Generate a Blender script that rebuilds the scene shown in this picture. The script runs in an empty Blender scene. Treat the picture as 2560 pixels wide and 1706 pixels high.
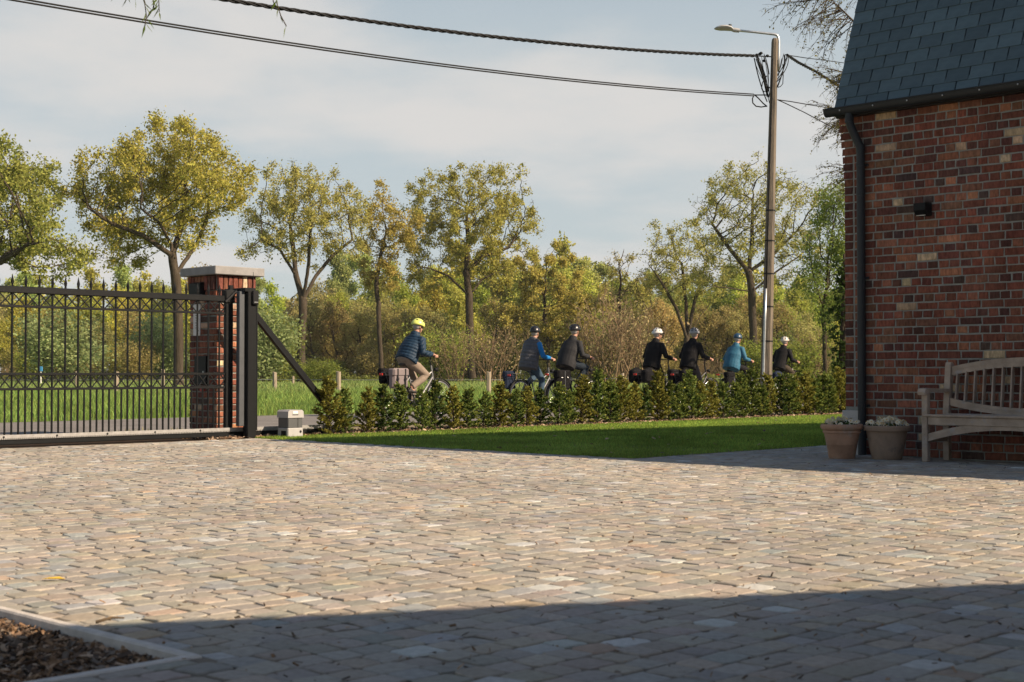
import bpy, math, random
import numpy as np
from mathutils import Vector, Matrix

R = math.radians
random.seed(7)
rng = np.random.default_rng(11)
scene = bpy.context.scene
col = scene.collection

# ------------------------------------------------------------------ camera
CAM_H = 0.80
F_PX = 50.0 / 36.0 * 2560.0
PITCH = math.atan(79.0 / F_PX)
cam_data = bpy.data.cameras.new("camera")
cam_data.lens = 50.0
cam_data.sensor_width = 36.0
cam_data.sensor_fit = 'HORIZONTAL'
cam_data.clip_start = 0.05
cam_data.clip_end = 3000.0
cam_data.dof.use_dof = True
cam_data.dof.focus_distance = 24.0
cam_data.dof.aperture_fstop = 7.1
cam = bpy.data.objects.new("camera", cam_data)
cam.location = (0, 0, CAM_H)
cam.rotation_euler = (math.pi / 2 + PITCH, 0, 0)
col.objects.link(cam)
scene.camera = cam

# ------------------------------------------------------------------ sun and sky
SUN_EL = R(35.0)
SUN_AZ = math.atan2(0.936, -0.352)            # clockwise from +Y
sun_data = bpy.data.lights.new("sun", 'SUN')
sun_data.energy = 5.0
sun_data.angle = R(0.6)
sun_data.color = (1.0, 0.79, 0.585)
sun = bpy.data.objects.new("sun", sun_data)
sun_dir = Vector((math.sin(SUN_AZ) * math.cos(SUN_EL), math.cos(SUN_AZ) * math.cos(SUN_EL), math.sin(SUN_EL)))
sun.rotation_euler = sun_dir.to_track_quat('Z', 'Y').to_euler()
sun.location = sun_dir * 60
col.objects.link(sun)

world = bpy.data.worlds.new("World")
scene.world = world
world.use_nodes = True
wn, wl = world.node_tree.nodes, world.node_tree.links
wn.clear()
def wnode(t, **kw):
    n = wn.new(t)
    for k, v in kw.items():
        setattr(n, k, v)
    return n
w_out = wnode('ShaderNodeOutputWorld')
w_bg = wnode('ShaderNodeBackground')
w_bg.inputs['Strength'].default_value = 0.062
w_sky = wnode('ShaderNodeTexSky', sky_type='NISHITA', sun_disc=False)
w_sky.sun_elevation = SUN_EL
w_sky.sun_rotation = SUN_AZ
w_sky.altitude = 20.0
w_sky.air_density = 1.0
w_sky.dust_density = 0.8
w_sky.ozone_density = 0.7
w_tc = wnode('ShaderNodeTexCoord')
w_sep = wnode('ShaderNodeSeparateXYZ')
wl.new(w_tc.outputs['Generated'], w_sep.inputs[0])
# thin high haze, strongest low down
w_hz = wnode('ShaderNodeMapRange', interpolation_type='SMOOTHSTEP')
w_hz.inputs['From Min'].default_value = 0.20
w_hz.inputs['From Max'].default_value = 0.42
w_hz.inputs['To Min'].default_value = 0.84
w_hz.inputs['To Max'].default_value = 0.0
wl.new(w_sep.outputs['Z'], w_hz.inputs['Value'])
w_mix1 = wnode('ShaderNodeMix', data_type='RGBA')
w_mix1.inputs['B'].default_value = (5.15, 5.7, 5.9, 1)
wl.new(w_hz.outputs[0], w_mix1.inputs['Factor'])
wl.new(w_sky.outputs['Color'], w_mix1.inputs['A'])
# soft clouds on a flat layer seen in perspective
w_add = wnode('ShaderNodeMath', operation='ADD'); w_add.inputs[1].default_value = 0.16
wl.new(w_sep.outputs['Z'], w_add.inputs[0])
w_dx = wnode('ShaderNodeMath', operation='DIVIDE'); w_dy = wnode('ShaderNodeMath', operation='DIVIDE')
wl.new(w_sep.outputs['X'], w_dx.inputs[0]); wl.new(w_add.outputs[0], w_dx.inputs[1])
wl.new(w_sep.outputs['Y'], w_dy.inputs[0]); wl.new(w_add.outputs[0], w_dy.inputs[1])
w_cmb = wnode('ShaderNodeCombineXYZ')
wl.new(w_dx.outputs[0], w_cmb.inputs[0]); wl.new(w_dy.outputs[0], w_cmb.inputs[1])
w_cmb.inputs[2].default_value = 9.2
w_noise = wnode('ShaderNodeTexNoise')
w_noise.inputs['Scale'].default_value = 1.15
w_noise.inputs['Detail'].default_value = 7.0
w_noise.inputs['Roughness'].default_value = 0.52
wl.new(w_cmb.outputs[0], w_noise.inputs['Vector'])
w_cr = wnode('ShaderNodeMapRange', interpolation_type='SMOOTHSTEP')
w_cr.inputs['From Min'].default_value = 0.44
w_cr.inputs['From Max'].default_value = 0.66
w_cr.inputs['To Max'].default_value = 0.9
wl.new(w_noise.outputs[0], w_cr.inputs['Value'])
w_mix2 = wnode('ShaderNodeMix', data_type='RGBA')
w_mix2.inputs['B'].default_value = (6.7, 6.5, 6.3, 1)
w_hi = wnode('ShaderNodeMapRange', interpolation_type='SMOOTHSTEP')      # broken cloud low down, clear blue overhead
w_hi.inputs['From Min'].default_value = 0.25
w_hi.inputs['From Max'].default_value = 0.65
w_hi.inputs['To Min'].default_value = 1.0
w_hi.inputs['To Max'].default_value = 0.15
wl.new(w_sep.outputs['Z'], w_hi.inputs['Value'])
w_mu = wnode('ShaderNodeMath', operation='MULTIPLY')
wl.new(w_cr.outputs[0], w_mu.inputs[0]); wl.new(w_hi.outputs[0], w_mu.inputs[1])
wl.new(w_mu.outputs[0], w_mix2.inputs['Factor'])
wl.new(w_mix1.outputs['Result'], w_mix2.inputs['A'])
wl.new(w_mix2.outputs['Result'], w_bg.inputs['Color'])
wl.new(w_bg.outputs[0], w_out.inputs['Surface'])

scene.view_settings.view_transform = 'Standard'
scene.view_settings.look = 'None'
scene.view_settings.gamma = 1.0
scene.view_settings.exposure = 0.80
scene.view_settings.use_curve_mapping = False
scene.render.engine = 'CYCLES'
scene.cycles.use_denoising = True
scene.cycles.max_bounces = 8
scene.cycles.transparent_max_bounces = 8

# ------------------------------------------------------------------ place helpers
CP, SP = math.cos(PITCH), math.sin(PITCH)
def ray(x, y):
    a = (x - 1280.0) / F_PX; b = (853.0 - y) / F_PX
    return Vector((a, CP - b * SP, SP + b * CP))
def ground(x, y, z=0.0):
    d = ray(x, y); t = (z - CAM_H) / d.z
    return Vector((d.x * t, d.y * t, z))
def at(x, y, depth):
    d = ray(x, y); t = depth / d.y
    return Vector((d.x * t, depth, CAM_H + d.z * t))

# plan frame: origin at the house corner, u along the road (right-away), v towards the road (left-away)
UA = R(44.2)
U = Vector((math.sin(UA), math.cos(UA), 0)); V = Vector((-math.cos(UA), math.sin(UA), 0))
C0 = Vector((3.28, 14.0, 0))
def P(u, v, z=0.0):
    w = C0 + U * u + V * v
    return Vector((w.x, w.y, z))
def uv_of(w):
    d = Vector((w[0], w[1], 0)) - C0
    return d.dot(U), d.dot(V)
def find_u(px, v):
    a = (px - 1280.0) / F_PX
    return (a * (C0.y + V.y * v) - C0.x - V.x * v) / (U.x - U.y * a)
ROT_HOUSE = math.atan2(-V.y, -V.x)     # local x = -v (right along the wall), local y = +u (into the house)
ROT_ROAD = math.atan2(U.y, U.x)        # local x = +u, local y = +v

# ------------------------------------------------------------------ object helpers
def tag(o, label=None, cat=None, group=None, kind=None):
    if label: o['label'] = label
    if cat: o['category'] = cat
    if group: o['group'] = group
    if kind: o['kind'] = kind
    return o
def empty(name, loc=(0, 0, 0), rz=0.0, label=None, cat=None, group=None, kind=None):
    o = bpy.data.objects.new(name, None)
    o.empty_display_size = 0.2
    o.location = loc; o.rotation_euler = (0, 0, rz)
    col.objects.link(o)
    return tag(o, label, cat, group, kind)
def link(name, me, parent=None, loc=None, rz=None):
    o = bpy.data.objects.new(name, me)
    if parent: o.parent = parent
    if loc is not None: o.location = loc
    if rz is not None: o.rotation_euler = (0, 0, rz)
    col.objects.link(o)
    return o
def copy_tree(o, kids, parent=None):
    c = o.copy(); col.objects.link(c)
    if parent: c.parent = parent
    for ch in kids.get(o.name, []):
        copy_tree(ch, kids, c)
    return c
def kids_of(root):
    out = {}
    def rec(o):
        out[o.name] = list(o.children)
        for c in o.children: rec(c)
    rec(root)
    return out

def np_mesh(name, verts, faces, mat=None, smooth=False, tint=None):
    """verts (N,3); faces (M,k) array with one k; tint (N,3) per-vertex base colour"""
    me = bpy.data.meshes.new(name)
    verts = np.ascontiguousarray(verts, dtype=np.float32); faces = np.ascontiguousarray(faces, dtype=np.int32)
    m, k = faces.shape
    me.vertices.add(len(verts)); me.vertices.foreach_set('co', verts.ravel())
    me.loops.add(m * k); me.loops.foreach_set('vertex_index', faces.ravel())
    me.polygons.add(m)
    me.polygons.foreach_set('loop_start', np.arange(0, m * k, k, dtype=np.int32))
    me.polygons.foreach_set('use_smooth', np.full(m, smooth, dtype=bool))
    me.update(calc_edges=True)
    if tint is not None:
        a = me.color_attributes.new('tint', 'FLOAT_COLOR', 'POINT')
        c = np.ones((len(verts), 4), dtype=np.float32); c[:, :3] = tint
        a.data.foreach_set('color', c.ravel())
    if mat: me.materials.append(mat)
    return me

class MB:
    """collects primitives into one mesh"""
    def __init__(self): self.v = []; self.f = []; self.t = []
    def add(self, verts, faces, tint=None):
        b = len(self.v)
        self.v.extend([tuple(x) for x in verts]); self.f.extend([tuple(i + b for i in f) for f in faces])
        if tint is not None: self.t.extend([tint] * len(verts))
        return self
    def box(self, c, s, rot=None, bevel=0.0):
        hx, hy, hz = s[0] / 2, s[1] / 2, s[2] / 2
        c = Vector(c)
        if bevel <= 0:
            vs = [Vector((x, y, z)) for x in (-hx, hx) for y in (-hy, hy) for z in (-hz, hz)]
            fs = [(0, 1, 3, 2), (4, 6, 7, 5), (0, 4, 5, 1), (2, 3, 7, 6), (0, 2, 6, 4), (1, 5, 7, 3)]
        else:
            b = min(bevel, hx * .49, hy * .49, hz * .49)
            vs = []; idx = {}
            for sx in (-1, 1):
                for sy in (-1, 1):
                    for sz in (-1, 1):
                        for ax in range(3):
                            p = [sx * (hx - b), sy * (hy - b), sz * (hz - b)]
                            p[ax] = (sx * hx, sy * hy, sz * hz)[ax]
                            idx[(sx, sy, sz, ax)] = len(vs); vs.append(Vector(p))
            I = idx; fs = []
            fs += [(I[-1,-1,-1,0], I[-1,-1,1,0], I[-1,1,1,0], I[-1,1,-1,0]), (I[1,-1,-1,0], I[1,1,-1,0], I[1,1,1,0], I[1,-1,1,0])]
            fs += [(I[-1,-1,-1,1], I[1,-1,-1,1], I[1,-1,1,1], I[-1,-1,1,1]), (I[-1,1,-1,1], I[-1,1,1,1], I[1,1,1,1], I[1,1,-1,1])]
            fs += [(I[-1,-1,-1,2], I[-1,1,-1,2], I[1,1,-1,2], I[1,-1,-1,2]), (I[-1,-1,1,2], I[1,-1,1,2], I[1,1,1,2], I[-1,1,1,2])]
            for a in (-1, 1):
                for d in (-1, 1):
                    fs.append((I[-1,a,d,1], I[1,a,d,1], I[1,a,d,2], I[-1,a,d,2]))
                    fs.append((I[a,-1,d,0], I[a,1,d,0], I[a,1,d,2], I[a,-1,d,2]))
                    fs.append((I[a,d,-1,0], I[a,d,1,0], I[a,d,1,1], I[a,d,-1,1]))
            for sx in (-1, 1):
                for sy in (-1, 1):
                    for sz in (-1, 1):
                        fs.append((I[sx,sy,sz,0], I[sx,sy,sz,1], I[sx,sy,sz,2]))
        if rot is not None: vs = [rot @ v for v in vs]
        return self.add([c + v for v in vs], fs)
    def bar(self, a, b, w, h, bevel=0.0, up=(0, 0, 1)):
        a, b = Vector(a), Vector(b); d = b - a; L = d.length; d.normalize()
        up = Vector(up); s = up.cross(d)
        if s.length < 1e-4: s = Vector((0, 1, 0)).cross(d)
        if s.length < 1e-4: s = Vector((1, 0, 0)).cross(d)
        s.normalize(); t = d.cross(s)
        m = Matrix((d, s, t)).transposed()
        return self.box((a + b) / 2, (L, w, h), m, bevel)
    def tube(self, pts, rad, n=8, caps=True, sq=None, ref=None):
        """pts polyline; rad number or list; sq=(a,b) squash of the two cross axes (number or list)"""
        pts = [Vector(p) for p in pts]; k = len(pts)
        if not hasattr(rad, '__len__'): rad = [rad] * k
        vs = []; prev = Vector(ref) if ref is not None else None
        for i in range(k):
            d = (pts[min(i + 1, k - 1)] - pts[max(i - 1, 0)])
            d = d.normalized() if d.length > 1e-9 else Vector((0, 0, 1))
            if prev is None:
                prev = Vector((0, 1, 0)) if abs(d.y) < .9 else Vector((1, 0, 0))
            s = prev - d * prev.dot(d)
            if s.length < 1e-5: s = d.orthogonal()
            s.normalize(); t = d.cross(s); prev = s
            a, b = (1, 1) if sq is None else (sq[i] if hasattr(sq[0], '__len__') else sq)
            for j in range(n):
                an = 2 * math.pi * j / n
                vs.append(pts[i] + s * (math.cos(an) * rad[i] * a) + t * (math.sin(an) * rad[i] * b))
        fs = []
        for i in range(k - 1):
            for j in range(n):
                j2 = (j + 1) % n
                fs.append((i * n + j, i * n + j2, (i + 1) * n + j2, (i + 1) * n + j))
        if caps:
            fs.append(tuple(range(n - 1, -1, -1))); fs.append(tuple((k - 1) * n + j for j in range(n)))
        return self.add(vs, fs)
    def lathe(self, prof, n=24, c=(0, 0, 0)):
        vs = []; fs = []
        for r, z in prof:
            for j in range(n):
                a = 2 * math.pi * j / n
                vs.append((c[0] + r * math.cos(a), c[1] + r * math.sin(a), c[2] + z))
        for i in range(len(prof) - 1):
            for j in range(n):
                j2 = (j + 1) % n
                fs.append((i * n + j, i * n + j2, (i + 1) * n + j2, (i + 1) * n + j))
        fs.append(tuple(range(n - 1, -1, -1))); fs.append(tuple((len(prof) - 1) * n + j for j in range(n)))
        return self.add(vs, fs)
    def ell(self, c, r, n=14, m=9, rot=None):
        vs = []; fs = []; c = Vector(c)
        for i in range(m + 1):
            th = math.pi * i / m
            for j in range(n):
                ph = 2 * math.pi * j / n
                v = Vector((r[0] * math.sin(th) * math.cos(ph), r[1] * math.sin(th) * math.sin(ph), r[2] * math.cos(th)))
                vs.append(c + (rot @ v if rot is not None else v))
        for i in range(m):
            for j in range(n):
                j2 = (j + 1) % n
                fs.append((i * n + j, (i + 1) * n + j, (i + 1) * n + j2, i * n + j2))
        return self.add(vs, fs)
    def torus(self, c, R0, r0, n=40, m=8, axis='y', a0=0.0, a1=2 * math.pi, sq=(1, 1)):
        vs = []; fs = []; full = abs(a1 - a0) > 6.28
        cnt = n if full else n + 1
        for i in range(cnt):
            a = a0 + (a1 - a0) * i / n
            for j in range(m):
                b = 2 * math.pi * j / m
                rr = R0 + r0 * sq[0] * math.cos(b); w = r0 * sq[1] * math.sin(b)
                p = (rr * math.cos(a), w, rr * math.sin(a)) if axis == 'y' else (rr * math.cos(a), rr * math.sin(a), w)
                vs.append((c[0] + p[0], c[1] + p[1], c[2] + p[2]))
        for i in range(n):
            i2 = (i + 1) % cnt
            for j in range(m):
                j2 = (j + 1) % m
                fs.append((i * m + j, i2 * m + j, i2 * m + j2, i * m + j2))
        return self.add(vs, fs)
    def prism(self, poly, y0, y1, axis='y'):
        """extrude a polygon of (a,b): axis y -> (a,y,b); axis z -> (a,b,z); axis x -> (x,a,b)"""
        def mk(a, b, t): return (a, t, b) if axis == 'y' else ((a, b, t) if axis == 'z' else (t, a, b))
        n = len(poly)
        vs = [mk(a, b, y0) for a, b in poly] + [mk(a, b, y1) for a, b in poly]
        fs = [tuple(range(n)), tuple(range(2 * n - 1, n - 1, -1))]
        fs += [(i, n + i, n + (i + 1) % n, (i + 1) % n) for i in range(n)]
        return self.add(vs, fs)
    def mesh(self, name, mat=None, smooth=False, flip=True):
        me = bpy.data.meshes.new(name)
        me.from_pydata(self.v, [], self.f)
        if self.t and len(self.t) == len(self.v):
            a = me.color_attributes.new('tint', 'FLOAT_COLOR', 'POINT')
            a.data.foreach_set('color', np.array([(*t, 1.0) for t in self.t], dtype=np.float32).ravel())
        if smooth: me.polygons.foreach_set('use_smooth', np.full(len(me.polygons), True, dtype=bool))
        if smooth == 'auto': me.set_sharp_from_angle(angle=R(38))
        if mat: me.materials.append(mat)
        me.update()
        return me
    def build(self, name, mat, parent=None, loc=None, rz=None, smooth=False):
        return link(name, self.mesh(name, mat, smooth), parent, loc, rz)

# ------------------------------------------------------------------ materials
def material(name, color=(.5, .5, .5), rough=.6, metal=0.0, var=0.15, scale=8.0, bump=0.0, bscale=60.0,
             tint=False, objcol=False, spots=None, stretch=None, spec=0.4, island=0.0, bdist=0.01, detail=5.0, pos=False, macro=None):
    m = bpy.data.materials.new(name); m.use_nodes = True
    nt = m.node_tree; n, l = nt.nodes, nt.links
    bs = n['Principled BSDF']
    bs.inputs['Roughness'].default_value = rough; bs.inputs['Metallic'].default_value = metal
    bs.inputs['Specular IOR Level'].default_value = spec
    tc = n.new('ShaderNodeTexCoord'); mp = n.new('ShaderNodeMapping')
    if pos:
        gp_ = n.new('ShaderNodeNewGeometry'); l.new(gp_.outputs['Position'], mp.inputs[0])
    else:
        l.new(tc.outputs['Object'], mp.inputs[0])
    if stretch: mp.inputs['Scale'].default_value = stretch
    if tint:
        c = n.new('ShaderNodeAttribute'); c.attribute_name = 'tint'; csock = c.outputs['Color']
    elif objcol:
        c = n.new('ShaderNodeObjectInfo'); csock = c.outputs['Color']
    else:
        c = n.new('ShaderNodeRGB'); c.outputs[0].default_value = (*color, 1); csock = c.outputs[0]
    if var > 0:
        no = n.new('ShaderNodeTexNoise'); no.inputs['Scale'].default_value = scale; no.inputs['Detail'].default_value = detail
        no.inputs['Roughness'].default_value = .62
        l.new(mp.outputs[0], no.inputs['Vector'])
        mr = n.new('ShaderNodeMapRange'); mr.inputs['From Min'].default_value = .28; mr.inputs['From Max'].default_value = .72
        mr.inputs['To Min'].default_value = 1 - var; mr.inputs['To Max'].default_value = 1 + var
        l.new(no.outputs[0], mr.inputs['Value'])
        mx = n.new('ShaderNodeVectorMath'); mx.operation = 'SCALE'
        l.new(csock, mx.inputs[0]); l.new(mr.outputs[0], mx.inputs['Scale']); csock = mx.outputs[0]
    if island > 0:
        ge = n.new('ShaderNodeNewGeometry'); mr = n.new('ShaderNodeMapRange')
        mr.inputs['To Min'].default_value = 1 - island; mr.inputs['To Max'].default_value = 1 + island
        l.new(ge.outputs['Random Per Island'], mr.inputs['Value'])
        mx = n.new('ShaderNodeVectorMath'); mx.operation = 'SCALE'
        l.new(csock, mx.inputs[0]); l.new(mr.outputs[0], mx.inputs['Scale']); csock = mx.outputs[0]
    if macro:                                   # (scale, amount): broad uneven weathering
        no = n.new('ShaderNodeTexNoise'); no.inputs['Scale'].default_value = macro[0]; no.inputs['Detail'].default_value = 4
        l.new(mp.outputs[0], no.inputs['Vector'])
        mr = n.new('ShaderNodeMapRange'); mr.inputs['From Min'].default_value = .3; mr.inputs['From Max'].default_value = .7
        mr.inputs['To Min'].default_value = 1 - macro[1]; mr.inputs['To Max'].default_value = 1 + macro[1]
        l.new(no.outputs[0], mr.inputs['Value'])
        mx = n.new('ShaderNodeVectorMath'); mx.operation = 'SCALE'
        l.new(csock, mx.inputs[0]); l.new(mr.outputs[0], mx.inputs['Scale']); csock = mx.outputs[0]
    if spots:                                   # (colour, scale, threshold, softness)
        sc, ss, st, sf = spots
        no = n.new('ShaderNodeTexNoise'); no.inputs['Scale'].default_value = ss; no.inputs['Detail'].default_value = 6
        no.inputs['Roughness'].default_value = .7
        l.new(mp.outputs[0], no.inputs['Vector'])
        mr = n.new('ShaderNodeMapRange'); mr.inputs['From Min'].default_value = st; mr.inputs['From Max'].default_value = st + sf
        l.new(no.outputs[0], mr.inputs['Value'])
        mx = n.new('ShaderNodeMix'); mx.data_type = 'RGBA'
        mx.inputs['B'].default_value = (*sc, 1)
        l.new(mr.outputs[0], mx.inputs['Factor']); l.new(csock, mx.inputs['A']); csock = mx.outputs['Result']
    l.new(csock, bs.inputs['Base Color'])
    if bump > 0:
        nb = n.new('ShaderNodeTexNoise'); nb.inputs['Scale'].default_value = bscale; nb.inputs['Detail'].default_value = 4
        l.new(mp.outputs[0], nb.inputs['Vector'])
        b = n.new('ShaderNodeBump'); b.inputs['Strength'].default_value = bump; b.inputs['Distance'].default_value = bdist
        l.new(nb.outputs[0], b.inputs['Height']); l.new(b.outputs[0], bs.inputs['Normal'])
    return m

def leaf_material(name, trans=.4, vary=.45, hue=.03, rough=.55, color=None, gloss=.0, patch=None, tips=None):
    """leaves: colour from the object's own colour, each leaf its own shade"""
    m = bpy.data.materials.new(name); m.use_nodes = True
    n, l = m.node_tree.nodes, m.node_tree.links
    n.clear()
    out = n.new('ShaderNodeOutputMaterial')
    oi = n.new('ShaderNodeObjectInfo'); ge = n.new('ShaderNodeNewGeometry')
    cs = oi.outputs['Color']
    if color:
        c = n.new('ShaderNodeRGB'); c.outputs[0].default_value = (*color, 1); cs = c.outputs[0]
    hs = n.new('ShaderNodeHueSaturation')
    mr = n.new('ShaderNodeMapRange'); mr.inputs['To Min'].default_value = 1 - vary; mr.inputs['To Max'].default_value = 1 + vary
    l.new(ge.outputs['Random Per Island'], mr.inputs['Value']); l.new(mr.outputs[0], hs.inputs['Value'])
    wn_ = n.new('ShaderNodeMath'); wn_.operation = 'MULTIPLY'; wn_.inputs[1].default_value = 37.31
    fr = n.new('ShaderNodeMath'); fr.operation = 'FRACT'
    l.new(ge.outputs['Random Per Island'], wn_.inputs[0]); l.new(wn_.outputs[0], fr.inputs[0])
    mh = n.new('ShaderNodeMapRange'); mh.inputs['To Min'].default_value = .5 - hue; mh.inputs['To Max'].default_value = .5 + hue
    l.new(fr.outputs[0], mh.inputs['Value']); l.new(mh.outputs[0], hs.inputs['Hue'])
    if tips:                                    # golden new growth at the shoot tips
        at_ = n.new('ShaderNodeAttribute'); at_.attribute_name = 'tint'
        mt_ = n.new('ShaderNodeMix'); mt_.data_type = 'RGBA'; mt_.inputs['B'].default_value = (*tips, 1)
        l.new(at_.outputs['Fac'], mt_.inputs['Factor']); l.new(cs, mt_.inputs['A']); cs = mt_.outputs['Result']
    if patch:                                   # (scale, amount): uneven growth
        gp_ = n.new('ShaderNodeNewGeometry'); no = n.new('ShaderNodeTexNoise'); no.inputs['Scale'].default_value = patch[0]; no.inputs['Detail'].default_value = 5
        l.new(gp_.outputs['Position'], no.inputs['Vector'])
        mp_ = n.new('ShaderNodeMapRange'); mp_.inputs['From Min'].default_value = .3; mp_.inputs['From Max'].default_value = .7
        mp_.inputs['To Min'].default_value = 1 - patch[1]; mp_.inputs['To Max'].default_value = 1 + patch[1]
        l.new(no.outputs[0], mp_.inputs['Value'])
        vs_ = n.new('ShaderNodeVectorMath'); vs_.operation = 'SCALE'
        l.new(cs, vs_.inputs[0]); l.new(mp_.outputs[0], vs_.inputs['Scale']); cs = vs_.outputs[0]
    l.new(cs, hs.inputs['Color'])
    df = n.new('ShaderNodeBsdfDiffuse'); tr = n.new('ShaderNodeBsdfTranslucent'); mx = n.new('ShaderNodeMixShader')
    mx.inputs[0].default_value = trans
    l.new(hs.outputs[0], df.inputs[0]); l.new(hs.outputs[0], tr.inputs[0])
    l.new(df.outputs[0], mx.inputs[1]); l.new(tr.outputs[0], mx.inputs[2])
    last = mx.outputs[0]
    if gloss > 0:
        gl = n.new('ShaderNodeBsdfGlossy'); gl.inputs['Roughness'].default_value = rough
        m2 = n.new('ShaderNodeMixShader'); m2.inputs[0].default_value = gloss
        l.new(last, m2.inputs[1]); l.new(gl.outputs[0], m2.inputs[2]); last = m2.outputs[0]
    l.new(last, out.inputs['Surface'])
    return m

M = {}
M['cobble'] = material('cobble', tint=True, pos=True, macro=(.55, .17), var=.2, scale=38, bump=.35, bscale=70, rough=.75, spec=.32, bdist=.006)
M['joint'] = material('joint_sand', (.205, .175, .135), rough=.95, var=.35, scale=9, bump=.8, bscale=160, spec=.1, spots=((.07, .06, .045), 5, .56, .1))
M['brick'] = material('brick', tint=True, pos=True, macro=(1.1, .25), var=.5, scale=26, bump=.8, bscale=120, rough=.86, spec=.2, stretch=(1.6, 1.6, .5),
                      spots=((.07, .045, .04), 42, .61, .14), bdist=.006)
M['mortar'] = material('mortar', (.26, .275, .25), rough=.95, var=.2, scale=14, bump=.7, bscale=150, spec=.1)
M['slate'] = material('slate', tint=True, var=.16, scale=7, bump=.4, bscale=40, rough=.5, spec=.45, bdist=.006,
                      spots=((.02, .024, .028), 9, .69, .04), stretch=(1, 1, 2.6))
M['zinc_dark'] = material('dark_zinc', (.016, .021, .024), rough=.5, var=.2, scale=6, spec=.35)
M['black'] = material('black_paint', (.007, .0082, .009), rough=.5, var=.2, scale=14, spec=.2, bump=.06, bscale=200)
M['black2'] = material('black_plastic', (.011, .012, .013), rough=.65, var=.15, scale=20, spec=.2)
M['alu'] = material('anodised_grey', (.10, .11, .12), rough=.45, metal=.5, var=.12, scale=9)
M['galv'] = material('galvanised', (.52, .55, .56), rough=.42, metal=.75, var=.2, scale=18)
M['rack'] = material('gear_rack', (.33, .33, .32), rough=.5, metal=.3, var=.2, scale=22)
M['stone'] = material('pale_stone', (.25, .247, .24), rough=.8, var=.14, scale=9, bump=.25, bscale=90, spots=((.3, .3, .29), 16, .6, .1))
M['concrete'] = material('pale_concrete', (.50, .47, .42), rough=.85, var=.15, scale=18, bump=.3, bscale=140)
M['plinth'] = material('painted_plinth', (.42, .41, .385), rough=.85, var=.12, scale=6, bump=.2, bscale=80)
M['pole'] = material('weathered_pole', (.175, .148, .115), rough=.9, var=.3, scale=5, bump=.7, bscale=26, stretch=(4, 4, .35), spec=.1,
                     spots=((.085, .08, .07), 3.2, .5, .12))
M['asphalt'] = material('asphalt', (.175, .165, .155), rough=.9, var=.18, scale=1.3, bump=.4, bscale=220, spec=.2)
M['earth'] = material('verge_earth', (.21, .18, .12), rough=.95, var=.4, scale=1.5, bump=.6, bscale=90, spec=.05)
M['meadow'] = material('meadow_ground', (.12, .18, .045), rough=.95, var=.4, scale=.5, bump=.3, bscale=60, spec=.05)
M['lawn'] = material('lawn_ground', (.07, .105, .02), rough=.95, var=.25, scale=3, bump=.5, bscale=220, spec=.05)
M['mulchsoil'] = material('mulch_soil', (.05, .035, .024), rough=.95, var=.4, scale=30, bump=.8, bscale=90, spec=.05)
M['chip'] = material('bark_chip', tint=True, var=.25, scale=40, rough=.9, spec=.1)
M['teak'] = material('weathered_teak', (.36, .295, .23), rough=.75, var=.3, scale=7, bump=.35, bscale=30, stretch=(1, 1, 1), spec=.2,
                     spots=((.33, .31, .29), 9, .55, .1))
M['post'] = material('old_wood', (.30, .25, .19), rough=.9, var=.35, scale=9, bump=.6, bscale=40, stretch=(3, 3, .4), spec=.1)
M['terracotta'] = material('terracotta', (.38, .235, .155), rough=.85, var=.25, scale=7, bump=.25, bscale=60,
                           spots=((.36, .32, .27), 5, .52, .16), spec=.15)
M['terracotta2'] = material('grey_terracotta', (.28, .21, .155), rough=.85, var=.22, scale=6, bump=.25, bscale=60,
                            spots=((.16, .13, .11), 5, .56, .14), spec=.15)
M['bark'] = material('bark', (.062, .050, .036), rough=.95, var=.35, scale=2.2, bump=.8, bscale=7, stretch=(3, 3, .6), spec=.05, bdist=.05)
M['twigbark'] = material('twig_bark', (.21, .15, .09), rough=.95, var=.3, scale=2, spec=.05)
M['leaf'] = leaf_material('leaf', trans=.5, vary=.42, hue=.018)
M['needle'] = leaf_material('needle', trans=.3, vary=.5, hue=.02, tips=(.27, .255, .05))
M['grass'] = leaf_material('grass', trans=.45, vary=.45, hue=.03, patch=(.9, .34))
M['petal'] = leaf_material('petal', trans=.3, vary=.12, hue=.0, color=(.80, .76, .60))
# ================================================================== ground, road, yard
def sheet(name, pts, mat, kind='structure', label=None):
    me = bpy.data.meshes.new(name)
    me.from_pydata([tuple(p) for p in pts], [], [tuple(range(len(pts)))])
    me.materials.append(mat); me.update()
    if me.polygons[0].normal.z < 0: me.flip_normals()
    o = link(name, me); o['kind'] = kind
    if label: o['label'] = label
    return o
sheet('ground', [(-900, -300, -.06), (900, -300, -.06), (900, 1500, -.06), (-900, 1500, -.06)], M['earth'],
      label='bare earth verge between the hedge and the road')
ROAD0, ROAD1 = 10.1, 14.9
sheet('meadow', [P(-400, ROAD1 + .15, -.025), P(700, ROAD1 + .15, -.025), P(700, 900, -.025), P(-400, 900, -.025)], M['meadow'],
      label='flat green meadow beyond the road')
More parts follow.
